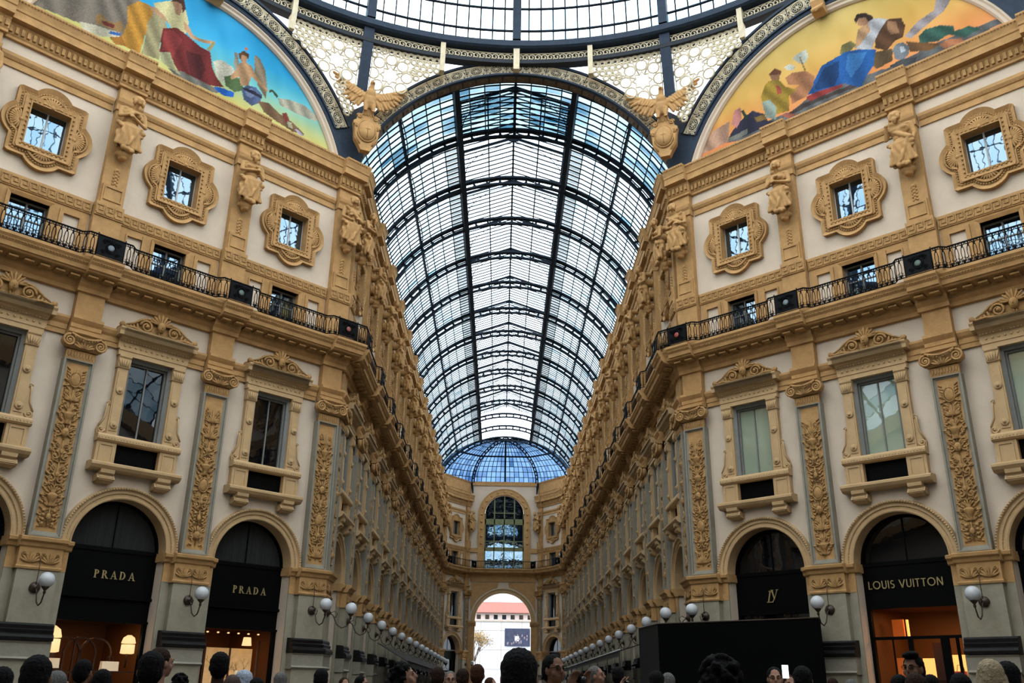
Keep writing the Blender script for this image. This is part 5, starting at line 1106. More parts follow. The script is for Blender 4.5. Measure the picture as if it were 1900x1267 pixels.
for j in range(16):
    for q in range(1, 12):
        th = R(22.5*j+22.5*q/12); ts = TH_ if q % 2 == 0 else TH_[:9]
        m_.tube([dome_p(th, t) for t in ts], .038, 4, sm=False)
obj('glazing_bar', m_.mesh('glazing_bar', DSTEEL), dome, kind='stuff')
stuff = MB()
for j in range(16):
    for q in range(12):
        for i in range(len(TH_)-1):
            th0, th1 = R(22.5*j+22.5*q/12)+.002, R(22.5*j+22.5*(q+1)/12)-.002; t0, t1 = TH_[i], TH_[i+1]-.002
            pts = [dome_p(th0, t0, .05), dome_p(th1, t0, .05), dome_p(th1, t1, .05), dome_p(th0, t1, .05)]
            if (j in (0, 1, 14, 15)) and i < 4:
                pts2 = [dome_p(th0, t0, .06), dome_p(th1, t0, .06), dome_p(th1, t1, .06), dome_p(th0, t1, .06)]
                obj('pane', MB().add(pts+pts2, [(0, 1, 2, 3), (7, 6, 5, 4), (0, 4, 5, 1), (1, 5, 6, 2), (2, 6, 7, 3), (3, 7, 4, 0)]).mesh('pane', DOMEGL), dome)
            else: stuff.add(pts, [(0, 1, 2, 3)])
obj('pane', stuff.mesh('pane', DOMEGL), dome, kind='stuff')
# ------------------------------------------------------------------ glass vault of the arcade
VZ = 21.85; VR = 9.08; Y1 = .67; NB = 14
vault = top('glass_vault', None, 'glass and iron barrel roof of the arcade receding to the far arch', 'roof', (0, 0, 0), 0)
def VPt(th, y, r=VR): return (r*math.sin(th), y, VZ+r*math.cos(th))
def rib_truss():
    m_ = MB(); k = 48; A = R(73)
    for r0, r1, w_ in ((8.50, 8.62, .22), (8.90, 9.03, .32)):
        v = []; 
        for j in range(k+1):
            th = -A+2*A*j/k
            for r in (r0, r1):
                for y in (-w_/2, w_/2): v.append((r*math.sin(th), y, VZ+r*math.cos(th)))
        m_.add(v, [f for j in range(k) for f in ((4*j, 4*j+1, 4*j+5, 4*j+4), (4*j+2, 4*j+6, 4*j+7, 4*j+3), (4*j, 4*j+4, 4*j+6, 4*j+2), (4*j+1, 4*j+3, 4*j+7, 4*j+5))])
    n = 28
    for j in range(n+1):
        th = -A+2*A*j/n; u = Vector((math.sin(th), 0, math.cos(th))); t = Vector((math.cos(th), 0, -math.sin(th))); c = Vector((0, 0, VZ))
        a, b = c+u*8.6, c+u*8.94; pts = [(-.13, 8.6), (.13, 8.6), (.09, 8.68), (.055, 8.77), (.09, 8.86), (.13, 8.94), (-.13, 8.94), (-.09, 8.86), (-.055, 8.77), (-.09, 8.68)]
        v = [tuple(c+u*r+t*s+Vector((0, y, 0))) for y in (-.04, .04) for s, r in pts]; K = len(pts)
        m_.add(v, [tuple(range(K)), tuple(range(K, 2*K))[::-1]]+[(i, (i+1) % K, K+(i+1) % K, K+i) for i in range(K)])
        if j < n:                                       # small cusps between the posts
            th2 = th+A/n; u = Vector((math.sin(th2), 0, math.cos(th2)))
            for r in (8.64, 8.9): p = c+u*r; m_.ell(tuple(p), (.05, .04, .05), None, 5, 4)
    return m_
rt = rib_truss().mesh('rib_truss', DSTEEL)
for k_ in range(1, NB+1): obj('rib_truss', rt, vault, (0, Y1+5*k_, 0))
m_ = MB()
for s in (-1, 1):
    for th, wd, hh in ((20.5, .20, .5), (41, .12, .16), (61.5, .12, .16)):
        t = R(th)*s; c = Vector(VPt(t, 0, 8.86 if th < 30 else 8.98)); 
        m_.bar((c.x, .2, c.z), (c.x, Y1+70, c.z), wd, hh, up=(math.sin(t), 0, math.cos(t)))
        if th < 30: c = Vector(VPt(t, 0, 8.5)); m_.bar((c.x, .2, c.z), (c.x, Y1+70, c.z), .26, .08, up=(math.sin(t), 0, math.cos(t)))
obj('purlin', m_.mesh('purlin', DSTEEL), vault)
m_ = MB()
for s in (-1, 1):
    t = R(41)*s
    for k_ in range(0, NB):
        for q in range(8):
            f0, f1 = q/8, (q+1)/8; sag = lambda f: 8.95-.36*(1-(2*f-1)**2)
            m_.tube([VPt(t, Y1+5*(k_+f0), sag(f0)), VPt(t, Y1+5*(k_+f1), sag(f1))], .028, 4)
            if q in (2, 4, 6): m_.tube([VPt(t, Y1+5*(k_+f0), sag(f0)), VPt(t, Y1+5*(k_+f0), 8.98)], .02, 4)
obj('tie_rod', m_.mesh('tie_rod', DSTEEL), vault)
m_ = MB(); colang = [R(5.125)*j for j in range(-14, 15)]
for k_ in range(NB):
    for q in range(10):
        y = Y1+5*k_+.5*q
        segs = [(-R(72), R(72))] if k_ == 0 else [(-R(72), -R(20.5)), (R(20.5), R(72))]
        for a, b in segs:
            n = max(6, int((b-a)/R(6))); m_.tube([VPt(a+(b-a)*j/n, y, 9.0) for j in range(n+1)], .047, 4, sm=False)
obj('glazing_bar', m_.mesh('glazing_bar', DSTEEL), vault, kind='stuff')
m_ = MB()
LAPM = mat('pane_lap_line', (.10, .16, .2, 1), .5)
for t in colang:
    if abs(t) > R(70): continue
    y0 = .2; y1 = 5.67 if abs(t) < R(20) else Y1+70
    m_.bar(VPt(t, y0, 9.05), VPt(t, y1, 9.05), .06, .03, up=(math.sin(t), 0, math.cos(t)))
obj('lap_line', m_.mesh('lap_line', LAPM), vault, kind='stuff')
p1 = MB().add([(-.395, -.24, -.006), (.395, -.24, -.006), (.395, .24, -.006), (-.395, .24, -.006), (-.395, -.24, .006), (.395, -.24, .006), (.395, .24, .006), (-.395, .24, .006)], [(0, 3, 2, 1), (4, 5, 6, 7), (0, 1, 5, 4), (1, 2, 6, 5), (2, 3, 7, 6), (3, 0, 4, 7)]).mesh('pane', ROOFGL)
st = MB()
dust = MB()
for k_ in range(NB):
    for q in range(10):
        y = Y1+5*k_+.5*q+.25
        for j in range(-14, 14):
            t = R(5.125)*(j+.5)
            if k_ > 0 and abs(t) < R(20.5): continue
            if k_ == 0: b = obj('pane', p1, vault, VPt(t, y, 9.07)); b.rotation_euler = (0, t, 0)
            else:
                a0_, a1_ = t-R(2.5), t+R(2.5); (dust if abs(t) < R(25.6) else st).add([VPt(a0_, y-.24, 9.07), VPt(a1_, y-.24, 9.07), VPt(a1_, y+.24, 9.07), VPt(a0_, y+.24, 9.07)], [(0, 1, 2, 3)])
obj('pane', st.mesh('pane', ROOFGL), vault, kind='stuff'); obj('dusty_pane', dust.mesh('dusty_pane', DUSTGL), vault, kind='stuff')
# raised ridge lantern over the middle third
lan = top('ridge_lantern', None, 'raised gabled glass lantern along the crown of the arcade roof', 'roof', (0, 0, 0), 0)
def gable():
    m_ = MB(); X = 3.1; zb, ze, zr = 30.35, 32.62, 33.72
    for s in (-1, 1):
        m_.bar((s*X, 0, zb), (s*X, 0, ze), .10, .10, up=(0, 1, 0)); m_.bar((s*X, 0, ze), (0, 0, zr), .07, .16); m_.bar((s*X*.98, 0, zb+.1), (s*X*.98, 0, ze), .05, .05, up=(0, 1, 0))
        arc = [(s*(X-.12), 0, zb+.5), (s*(X-.3), 0, zb+1.25), (s*(X-.75), 0, zb+1.85), (s*(X-1.5), 0, zb+2.42), (s*.5, 0, zb+2.9), (0, 0, zb+3.0)]; m_.tube(arc, .028, 4)
        for cx, cz, r in ((2.8, 32.2, .13), (2.55, 32.42, .1), (2.9, 31.85, .09), (2.62, 32.1, .08), (2.3, 32.5, .1), (2.05, 32.68, .09), (1.8, 32.8, .07), (2.86, 31.6, .07)):
            m_.tube([(s*(cx+r*math.cos(a)), 0, cz+r*math.sin(a)) for a in [PI*2*j/8 for j in range(8)]], .016, 4, closed=True)
    m_.plate([(-.3, zr-.25), (.3, zr-.25), (.25, zr+.02), (-.25, zr+.02)], -.03, .03); return m_
gb = gable().mesh('gable_truss', DSTEEL)
for k_ in range(1, NB): obj('gable_truss', gb, lan, (0, Y1+5*k_+.05 if k_ > 1 else Y1+5.1, 0))
m_ = MB(); st = MB(); yA, yB = Y1+5, Y1+5*(NB-1)+2
for s in (-1, 1):
    m_.bar((s*3.1, yA, 32.62), (s*3.1, yB, 32.62), .1, .14); m_.bar((s*1.55, yA, 33.22), (s*1.55, yB, 33.22), .08, .08); m_.bar((s*3.1, yA, 31.4), (s*3.1, yB, 31.4), .04, .05)
    y = yA
    while y < yB:
        m_.bar((s*3.1, y, 32.66), (0, y, 33.76), .06, .06); m_.bar((s*3.1, y, 30.4), (s*3.1, y, 32.6), .03, .03, up=(0, 1, 0))
        for f0, f1 in ((0, .5), (.5, 1)): st.add([(s*3.1*(1-f0), y+.02, 32.70+1.1*f0), (s*3.1*(1-f1)+s*.01, y+.02, 32.70+1.1*f1), (s*3.1*(1-f1)+s*.01, y+.48, 32.70+1.1*f1), (s*3.1*(1-f0), y+.48, 32.70+1.1*f0)], [(0, 1, 2, 3)])
        y += .5
m_.bar((0, yA, 33.72), (0, yB, 33.72), .12, .16)
obj('glazing_bar', m_.mesh('glazing_bar', DSTEEL), lan, kind='stuff'); obj('pane', st.mesh('pane', DOMEGL), lan, kind='stuff')
m_ = MB()
m_.bar((0, .2, VZ+8.98), (0, Y1+5, VZ+8.98), .14, .16); obj('ridge_bar', m_.mesh('ridge_bar', DSTEEL), vault)
# ledge between cornice and vault
for s, nm, lab in ((-1, 'trim_1', 'stone ledge above the left arcade cornice'), (1, 'trim_2', 'stone ledge above the right arcade cornice')):
    a, b = sorted((s*(W+.2), s*9.4)); m_ = MB(); m_.add([(x, y, z) for z in (24.3, 24.52) for y in (.3, LC) for x in (a, b)], [(0, 1, 3, 2), (4, 6, 7, 5), (0, 4, 5, 1), (2, 3, 7, 6), (0, 2, 6, 4), (1, 5, 7, 3)]); top(nm, m_.mesh(nm, OCHRE), lab, 'ledge', kind='structure')
# ------------------------------------------------------------------ far end: wall with the great arch and window
EX, EY = W-3.12, LC+4.73; CX = EX       # half width, plane; local x runs 0..2*EX
m_ = MB(); rA = 3.38; zA = 9.35
m_.box(-.9, CX-rA, -1.2, -.1, 0, 14.5); m_.box(CX+rA, 2*CX+.9, -1.2, -.1, 0, 14.5)
for i in range(28):
    a0, a1 = PI-PI*i/28, PI-PI*(i+1)/28; m_.plate([(CX+rA*math.cos(a0), zA+rA*math.sin(a0)), (CX+rA*math.cos(a1), zA+rA*math.sin(a1)), (CX+rA*math.cos(a1), 14.5), (CX+rA*math.cos(a0), 14.5)], -1.2, -.1)
rB, zB = 2.45, 22.2
m_.box(-.9, CX-rB, -1.2, -.1, 14.5, 26.3); m_.box(CX+rB, 2*CX+.9, -1.2, -.1, 14.5, 26.3); m_.box(CX-rB, CX+rB, -.8, -.1, 14.4, 15.5)
for i in range(24):
    a0, a1 = PI-PI*i/24, PI-PI*(i+1)/24; m_.plate([(CX+rB*math.cos(a0), zB+rB*math.sin(a0)), (CX+rB*math.cos(a1), zB+rB*math.sin(a1)), (CX+rB*math.cos(a1), 26.3), (CX+rB*math.cos(a0), 26.3)], -.8, -.1)
we = top('wall_end', m_.mesh('wall_end', CREAM), 'narrow far wall holding the great open arch and arched window', 'wall', (-EX, EY, 0), 0, kind='structure')
def part(nm, m_, mt, par=we, **k): return obj(nm, m_.mesh(nm, mt), par, **k)
m_ = MB(); m_.arch(CX, zA, [(rA, -1.2), (rA, 0), (rA+.1, .04), (rA+.12, -.02), (rA+.35, -.02), (rA+.38, .06), (rA+.5, .06), (rA+.52, -.1), (rA+.52, -1.2)], seg=40)
part('archivolt', m_, PALEOCH)
m_ = MB(); m_.box(0, CX-rA+.0, -.2, .0, 0, 8.9); m_.box(CX+rA, 2*CX, -.2, .0, 0, 8.9); m_.prism([(-1.2, 8.85), (.05, 8.85), (.12, 9.0), (.2, 9.2), (.2, 9.35), (-1.2, 9.35)], -.1, CX-rA+.12); m_.prism([(-1.2, 8.85), (.05, 8.85), (.12, 9.0), (.2, 9.2), (.2, 9.35), (-1.2, 9.35)], CX+rA-.12, 2*CX+.1); part('impost', m_, OCHRE)
m_ = MB(); m_.box(.1, 2*CX-.1, -.2, -.02, 14.0, 14.5)
for s in (-1, 1):
    pts = [(CX+s*3.95, 13.9), (CX+s*.6, 13.9)]+[(CX+s*4.05*math.cos(a), zA+4.05*math.sin(a)) for a in [R(80)-R(66)*j/10 for j in range(11)]]
    m_.plate(pts, -.2, -.04)
part('spandrel_panel', m_, OCHRE)
lowm = -math.tan(ROTE/2)
m_ = MB(); m_.prism(cornice_prof(-.12, False), 0, 2*CX, lowm, lowm); part('balcony_slab', m_, OCHRE)
m_ = MB(); pr = [(rB, -.6), (rB, .0), (rB+.1, .05), (rB+.15, .0), (rB+.65, .0), (rB+.7, .06), (rB+.82, .06), (rB+.82, -.2), (rB+.1, -.6)]
m_.arch(CX, zB, pr, seg=36)
for s in (-1, 1): a, b = sorted((CX+s*rB, CX+s*(rB+.82))); m_.box(a, b, -.3, .0, 15.5, zB); a, b = sorted((CX+s*(rB+.7), CX+s*(rB+.82))); m_.box(a, b, -.3, .06, 18.0, zB)
m_.box(0, CX-rB, -.2, .02, 17.5, 18.05); m_.box(CX+rB, 2*CX, -.2, .02, 17.5, 18.05); m_.box(0, 2*CX, -.2, .05, 25.85, 26.35)
for s in (-1, 1):
    for j in range(5): m_.lathe([(.16, 0), (.14, .06), (.05, .1)], (CX+s*(rB+.4), 0, 18.6+.9*j), 8, axis='y')
for j in range(1, 10): a = PI*j/10; m_.lathe([(.16, 0), (.14, .06), (.05, .1)], (CX+(rB+.4)*math.cos(a), 0, zB+(rB+.4)*math.sin(a)), 8, axis='y')
part('window_surround', m_, OCHRE)
wn = top(wname(), MB().box(CX-rB, CX+rB, -.5, -.3, 21.0, 21.7).box(CX-rB, CX+rB, -.5, -.3, 17.75, 18.2).box(CX-rB, CX+rB, -.45, -.35, 18.9, 19.0).box(CX-1.45, CX+1.45, -.45, -.35, 22.4, 22.5).box(CX-1.32, CX-1.18, -.48, -.3, 15.5, 24.3).box(CX+1.18, CX+1.32, -.48, -.3, 15.5, 24.3).box(CX-.07, CX+.07, -.48, -.3, 15.5, 24.6).box(CX-rB, CX-rB+.14, -.48, -.3, 15.5, 22.4).box(CX+rB-.14, CX+rB, -.48, -.3, 15.5, 22.4).mesh('window', GREENF), 'tall olive-framed arched window high above the great far arch', 'window', (-EX, EY, 0), 0, kind='structure')
for a, b in ((-2.4, -1.25), (-1.25, 0), (0, 1.25), (1.25, 2.4)):
    for z0, z1 in ((15.5, 17.8), (18.1, 18.95), (18.95, 21.1)): obj('pane', MB().box(CX+a, CX+b, -.42, -.40, z0, z1).mesh('pane', PANEB), wn)
obj('fanlight', MB().plate([(CX+2.42*math.cos(PI*j/20), 22.2+2.42*math.sin(PI*j/20)) for j in range(21)]+[(CX-2.42, 21.6), (CX+2.42, 21.6)], -.42, -.40).mesh('fanlight', PANED), wn)
t = top('balcony_railing', None, 'straight black iron railing below the big arched far window', 'railing', (-EX, EY, 0), 0)
m_ = MB(); x0_, x1_ = -.7*lowm*-1 if False else .37, 2*CX-.37
obj('hand_rail', MB().tube([(.3, -.75, 16.36), (2*CX-.3, -.75, 16.36)], .035, 6).mesh('hand_rail', IRON), t); obj('bottom_rail', MB().tube([(.3, -.75, 15.58), (2*CX-.3, -.75, 15.58)], .03, 6).mesh('bottom_rail', IRON), t)
m_ = MB()
for j in range(40): x = .4+(2*CX-.8)*j/39; m_.tube([(x, -.75, 15.56), (x+.03, -.75, 16.0), (x, -.75, 16.36)], .022, 4)
obj('baluster', m_.mesh('baluster', IRON), t, kind='stuff')
for k, s in (('el', -1), ('er', 1)):                    # plain attic over the angled walls
    m_ = MB(); m_.box(0, LE, -.9, -.15, 24.45, 26.3); m_.box(.3, LE-.2, -.3, -.1, 24.9, 25.9); m_.prism([(-.3, 26.1), (-.1, 26.12), (-.02, 26.3), (-.3, 26.35)], 0, LE); obj('attic', m_.mesh('attic', OCHRE), walls[k])
# half dome of glass over the end
hd = top('half_dome', None, 'faceted glass half dome closing the far end of the arcade roof', 'roof', (0, LC, 0), 0)
BP = [(-8.3, 0, 25.4), (-EX-.05, 4.85, 26.3), (EX+.05, 4.85, 26.3), (8.3, 0, 25.4)]
def HP(i, t, f=0):
    a, b = Vector(BP[i]), Vector(BP[min(i+1, 3)]); p = a.lerp(b, f); q = PI/2*t; return (p.x*math.cos(q), p.y*math.cos(q), p.z+(30.9-p.z)*math.sin(q))
bars = MB(); gl = MB(); thick = MB()
for i in range(3):
    n = 14 if i == 1 else 10; rows = 10
    for q in range(rows):
        t0, t1 = q/rows*.93, (q+1)/rows*.93
        for j in range(n): gl.add([HP(i, t0, j/n), HP(i, t0, (j+1)/n), HP(i, t1, (j+1)/n), HP(i, t1, j/n)], [(0, 1, 2, 3)])
        bars.tube([HP(i, t1, j/n) for j in range(n+1)], .045 if q != 4 else .12, 4, sm=False)
    for j in range(1, n): bars.tube([HP(i, q/10*.93, j/n) for q in range(11)], .042 if (i, j) != (1, 7) else .12, 4, sm=False)
for i in (1, 2):
    for sc2 in (0, 1):
        pts = []
        for q in range(15): p = Vector(HP(i, q/14*.98)); pts.append(tuple(p-Vector((p.x, p.y, p.z-25)).normalized()*.42*sc2))
        thick.tube(pts, .085, 4, sm=False)
    for q in range(1, 14): p = Vector(HP(i, q/14*.98)); thick.tube([tuple(p), tuple(p-Vector((p.x, p.y, p.z-25)).normalized()*.42)], .09, 4, sm=False)
    p = Vector(HP(i, 0)); thick.tube([tuple(p), (p.x*.96, p.y-.3, p.z-1.5)], [.2, .06], 6)
obj('dome_rib', thick.mesh('dome_rib', DSTEEL), hd); obj('glazing_bar', bars.mesh('glazing_bar', DSTEEL), hd, kind='stuff'); obj('pane', gl.mesh('pane', ENDGL), hd, kind='stuff')
# ------------------------------------------------------------------ street beyond the arch
SHEET = mat('white_scaffold_sheet', (.62, .68, .78, 1), .9, var=.08, vscale=.3); ROOFT = mat('red_roof_tile', (.34, .10, .075, 1), .8, var=.3, vscale=3)
bl = top('building', MB().box(-30, 30, -14, 0, 0, 13.0).mesh('building', SHEET), 'sheeted building beyond the far arch with red roof', 'building', (0, 128, 0), 0)
obj('roof', MB().prism([(-14, 14.4), (.5, 14.4), (-4, 16.6), (-10, 16.6)], -30, 30).mesh('roof', ROOFT), bl)
obj('upper_storey', MB().box(-30, 30, -13.5, -.6, 13.0, 14.4).mesh('upper_storey', mat('pink_plaster', (.66, .54, .50, 1), .8)), bl)
uw = MB().box(-.35, .35, -.62, -.55, 13.35, 14.1).mesh('window', PANED)
for j in range(-7, 8): obj('window', uw, bl, (j*1.5+.4, 0, 0))
m_ = MB().box(-30, 30, -.1, .15, 12.85, 13.05)
for z in (11.4, 8.2, 5.0): m_.box(-30, 30, -.02, .04, z, z+.06)
for j in range(-8, 9): m_.box(j*3.6-.1, j*3.6-.04, 0, .04, 0, 13)
obj('scaffold_line', m_.mesh('scaffold_line', GREY), bl)
ban = top('banner', MB().box(.55, 4.95, .08, .14, 8.85, 11.8).mesh('banner', mat('dark_blue_print', (.03, .04, .09, 1), .7, var=.6, vscale=2)), 'dark blue printed banner hung on the white sheeted building', 'banner', (0, 127.9, 0), 0)
m_ = MB(); rnd = random.Random(2)
for j in range(18): x = rnd.uniform(.9, 4.6); z = rnd.uniform(9.2, 10.6); m_.ell((x, -.15, z), (.13, .02, .22), None, 8, 5)
obj('printed_figure', m_.mesh('printed_figure', mat('dim_print', (.20, .17, .2, 1), .8)), ban); obj('white_patch', MB().box(2.3, 3.0, .14, .16, 9.7, 10.5).mesh('white_patch', mat('white_print', (.8, .85, .9, 1), .8)), ban)
TRUNK = mat('tree_bark', (.10, .06, .04, 1), .9); LEAFM = mat('autumn_leaves', (.42, .22, .07, 1), .8, var=.5, vscale=3, col2=(.12, .13, .04, 1))
tr = top('tree', None, 'autumn tree in the street, left side of the far arch opening', 'tree', (-4.0, 112, .1), 0)
tk = MB(); lf = MB(); rnd = random.Random(11)
def grow(p, d, ln, r, lv):
    q = p+d*ln; tk.tube([tuple(p), tuple(q)], [r, r*.65], 5)
    if lv == 0:
        for _ in range(26):
            o = q+Vector((rnd.gauss(0, .38), rnd.gauss(0, .38), rnd.gauss(0, .38))); a = Vector((rnd.uniform(-1, 1), rnd.uniform(-1, 1), rnd.uniform(-1, 1))).normalized()*.11; b = a.orthogonal().normalized()*.07
            lf.add([tuple(o-a), tuple(o+b), tuple(o+a), tuple(o-b)], [(0, 1, 2, 3)])
        return
    for _ in range(3): 
        d2 = (d+Vector((rnd.uniform(-.75, .75), rnd.uniform(-.75, .75), rnd.uniform(-.15, .5)))).normalized(); grow(q, d2, ln*.74, r*.62, lv-1)
grow(Vector((0, 0, 0)), Vector((0, 0, 1)), 3.3, .18, 4)
obj('trunk', tk.mesh('trunk', TRUNK), tr); obj('foliage', lf.mesh('foliage', LEAFM), tr, kind='stuff')
# ------------------------------------------------------------------ unseen rest of the octagon: shell that shades and reflects
def wallpath(name, pts, z0, z1, lab, th=.8, mt=CREAM):
    m_ = MB(); c = Vector((0, -18.95))
    for (x0, y0), (x1, y1) in zip(pts[:-1], pts[1:]):
        a, b = Vector((x0, y0)), Vector((x1, y1)); d = (b-a).normalized(); n = Vector((-d.y, d.x)); n = n if n.dot((a+b)/2-c) > 0 else -n
        v = [(p.x, p.y, z) for z in (z0, z1) for p in (a, b, b+n*th, a+n*th)]; m_.add(v, [(0, 1, 2, 3), (7, 6, 5, 4), (0, 4, 5, 1), (1, 5, 6, 2), (2, 6, 7, 3), (3, 7, 4, 0)])
    return m_
cs = (W, W+LD*S2); lo, hi = -LD*S2, -LD*S2-2*W
bk = []
shell = [[(cs[1], lo), (cs[1]+22, lo), (cs[1]+22, hi), (cs[1], hi), (cs[0], hi-LD*S2), (cs[0], hi-LD*S2-22), (-cs[0], hi-LD*S2-22), (-cs[0], hi-LD*S2), (-cs[1], hi), (-cs[1]-22, hi), (-cs[1]-22, lo), (-cs[1], lo)]]
wb = top('wall_back', wallpath('w', shell[0], 0, 24.5, '').mesh('wall_back', CREAM), 'walls of the octagon and side arcades behind the viewer', 'wall', kind='structure')
obj('cornice', wallpath('c', shell[0], 23.2, 24.5, '', th=-.5).mesh('cornice', OCHRE), wb); obj('balcony_slab', wallpath('c', shell[0], 14.6, 15.5, '', th=-1.0).mesh('balcony_slab', OCHRE), wb); obj('dado', wallpath('c', shell[0], 0, 6, '', th=-.12).mesh('dado', PIER), wb)
m_ = MB()
for sgn in (-1, 1):                                    # rear lunettes
    a = Vector((sgn*cs[1], hi)); b = Vector((sgn*cs[0], hi-LD*S2)); mid = (a+b)/2; d = (b-a).normalized()
    v = [(mid.x+d.x*7.6*math.cos(PI*j/20), mid.y+d.y*7.6*math.cos(PI*j/20), CZ+7.6*math.sin(PI*j/20)) for j in range(1, 20)]; m_.add(v, [tuple(range(len(v)))])
obj('rear_lunette', m_.mesh('rear_lunette', PALEOCH), wb)
m_ = MB(); g_ = MB()
for (ox, oy, dx, dy) in ((cs[1], -18.95, 1, 0), (-cs[1], -18.95, -1, 0), (0, hi-LD*S2, 0, -1)):
    for q in range(0, 5):
        pts = [(ox+dx*q*5.5+(-dy)*VR*math.sin(th), oy+dy*q*5.5+dx*VR*math.sin(th), VZ+VR*math.cos(th)) for th in [R(-73)+R(146)*j/20 for j in range(21)]]; m_.tube(pts, .16, 4)
    for j in range(20):
        t0, t1 = R(-73)+R(146)*j/20, R(-73)+R(146)*(j+1)/20; g_.add([(ox+dx*L_+(-dy)*VR*math.sin(t), oy+dy*L_+dx*VR*math.sin(t), VZ+VR*math.cos(t)) for t, L_ in ((t0, 0), (t1, 0), (t1, 22), (t0, 22))], [(0, 1, 2, 3)])
        m_.tube([(ox+dx*L_+(-dy)*VR*math.sin(t0), oy+dy*L_+dx*VR*math.sin(t0), VZ+VR*math.cos(t0)) for L_ in (0, 22)], .05, 4)
sv = top('side_vaults', m_.mesh('side_vaults', DSTEEL), 'glazed roofs of the three arcades behind the viewer', 'roof', kind='structure'); obj('pane', g_.mesh('pane', ROOFGL), sv, kind='stuff')
# ------------------------------------------------------------------ hoarding, awnings
HB = mat('black_hoarding', (.0022, .0022, .0022, 1), .8, spec=.04); HG = mat('lit_hoarding_side', (.026, .024, .023, 1), .7, spec=.1)  # return face coloured lighter than the front to show it catching light
pp = [(10.40, -5.35), (5.62, -1.35), (5.28, 1.3), (7.1, 1.5), (7.0, .1), (10.9, -4.0)]
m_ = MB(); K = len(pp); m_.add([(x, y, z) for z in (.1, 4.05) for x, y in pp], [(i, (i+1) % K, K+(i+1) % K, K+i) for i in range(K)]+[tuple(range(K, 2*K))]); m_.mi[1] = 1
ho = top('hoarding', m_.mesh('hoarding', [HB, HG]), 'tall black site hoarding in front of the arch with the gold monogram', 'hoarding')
m_ = MB(); m_.tube([(pp[0][0], pp[0][1], 4.07), (pp[1][0], pp[1][1], 4.07), (pp[2][0], pp[2][1], 4.07)], .03, 4); obj('top_edge', m_.mesh('top_edge', BRONZE), ho)
AWN = mat('dark_brown_awning', (.035, .025, .02, 1), .9)
def awning(x0, z0, x1, z1, y0, y1, lab, edge):
    m_ = MB(); v = [(x, y, z+d) for d in (0, -.04) for x, z in ((x0, z0), (x1, z1)) for y in (y0, y1)]
    m_.add(v, [(0, 1, 3, 2), (4, 6, 7, 5), (0, 2, 6, 4), (1, 5, 7, 3), (2, 3, 7, 6), (0, 4, 5, 1)]); t = top('awning', m_.mesh('awning', AWN), lab, 'awning')
    m_ = MB(); y = y0
    while y < y1-.5: m_.add([(x1, y, z1), (x1, y+.5, z1), (x1, y+.5, z1-.22), (x1, y+.25, z1-.32), (x1, y, z1-.22)], [(0, 1, 2, 3, 4)]); y += .5
    obj('valance', m_.mesh('valance', AWN), t); m_ = MB(); m_.tube([(x1, y0, z1+.02), (x1, y1, z1+.02)], .035, 5); obj('front_bar', m_.mesh('front_bar', edge), t)
    y = y0+.3
    m_ = MB()
    while y < y1: m_.tube([(x1, y, .1), (x1, y, z1)], .03, 5); y += 5
    obj('post', m_.mesh('post', BRONZE), t)
awning(-W+.25, 4.0, -5.3, 3.05, 15, 62, 'long dark awning along the left arcade wall', BRONZE)
awning(W-.25, 4.0, 5.35, 3.5, 8, 60, 'long dark awning with white front bar along the right arcade wall', mat('white_bar', (.7, .7, .7, 1), .5))
# ------------------------------------------------------------------ people
SK = [mat('skin_light', (.32, .165, .11, 1), .6, spec=.15), mat('skin_tan', (.19, .095, .06, 1), .6, spec=.15), mat('skin_dark', (.05, .026, .018, 1), .6, spec=.15)]
HAIR = {n: mat('hair_'+n, c, .75, var=.4, vscale=40, bump=.6, bscale=60, spec=.08) for n, c in dict(black=(.006, .005, .005, 1), brown=(.03, .014, .008, 1), auburn=(.06, .022, .012, 1), grey=(.16, .15, .14, 1), blonde=(.42, .32, .20, 1), cap=(.45, .5, .6, 1)).items()}
CL = {n: mat('cloth_'+n, c, .9, var=.2, vscale=8, spec=.08) for n, c in dict(black=(.012, .012, .014, 1), navy=(.02, .03, .07, 1), blue=(.25, .42, .62, 1), royal=(.02, .05, .3, 1), white=(.6, .6, .6, 1), grey=(.12, .12, .12, 1), neon=(.5, .7, .04, 1), yellow=(.7, .6, .1, 1), orange=(.75, .14, .03, 1), brown=(.1, .05, .03, 1), cyan=(.1, .5, .7, 1)).items()}
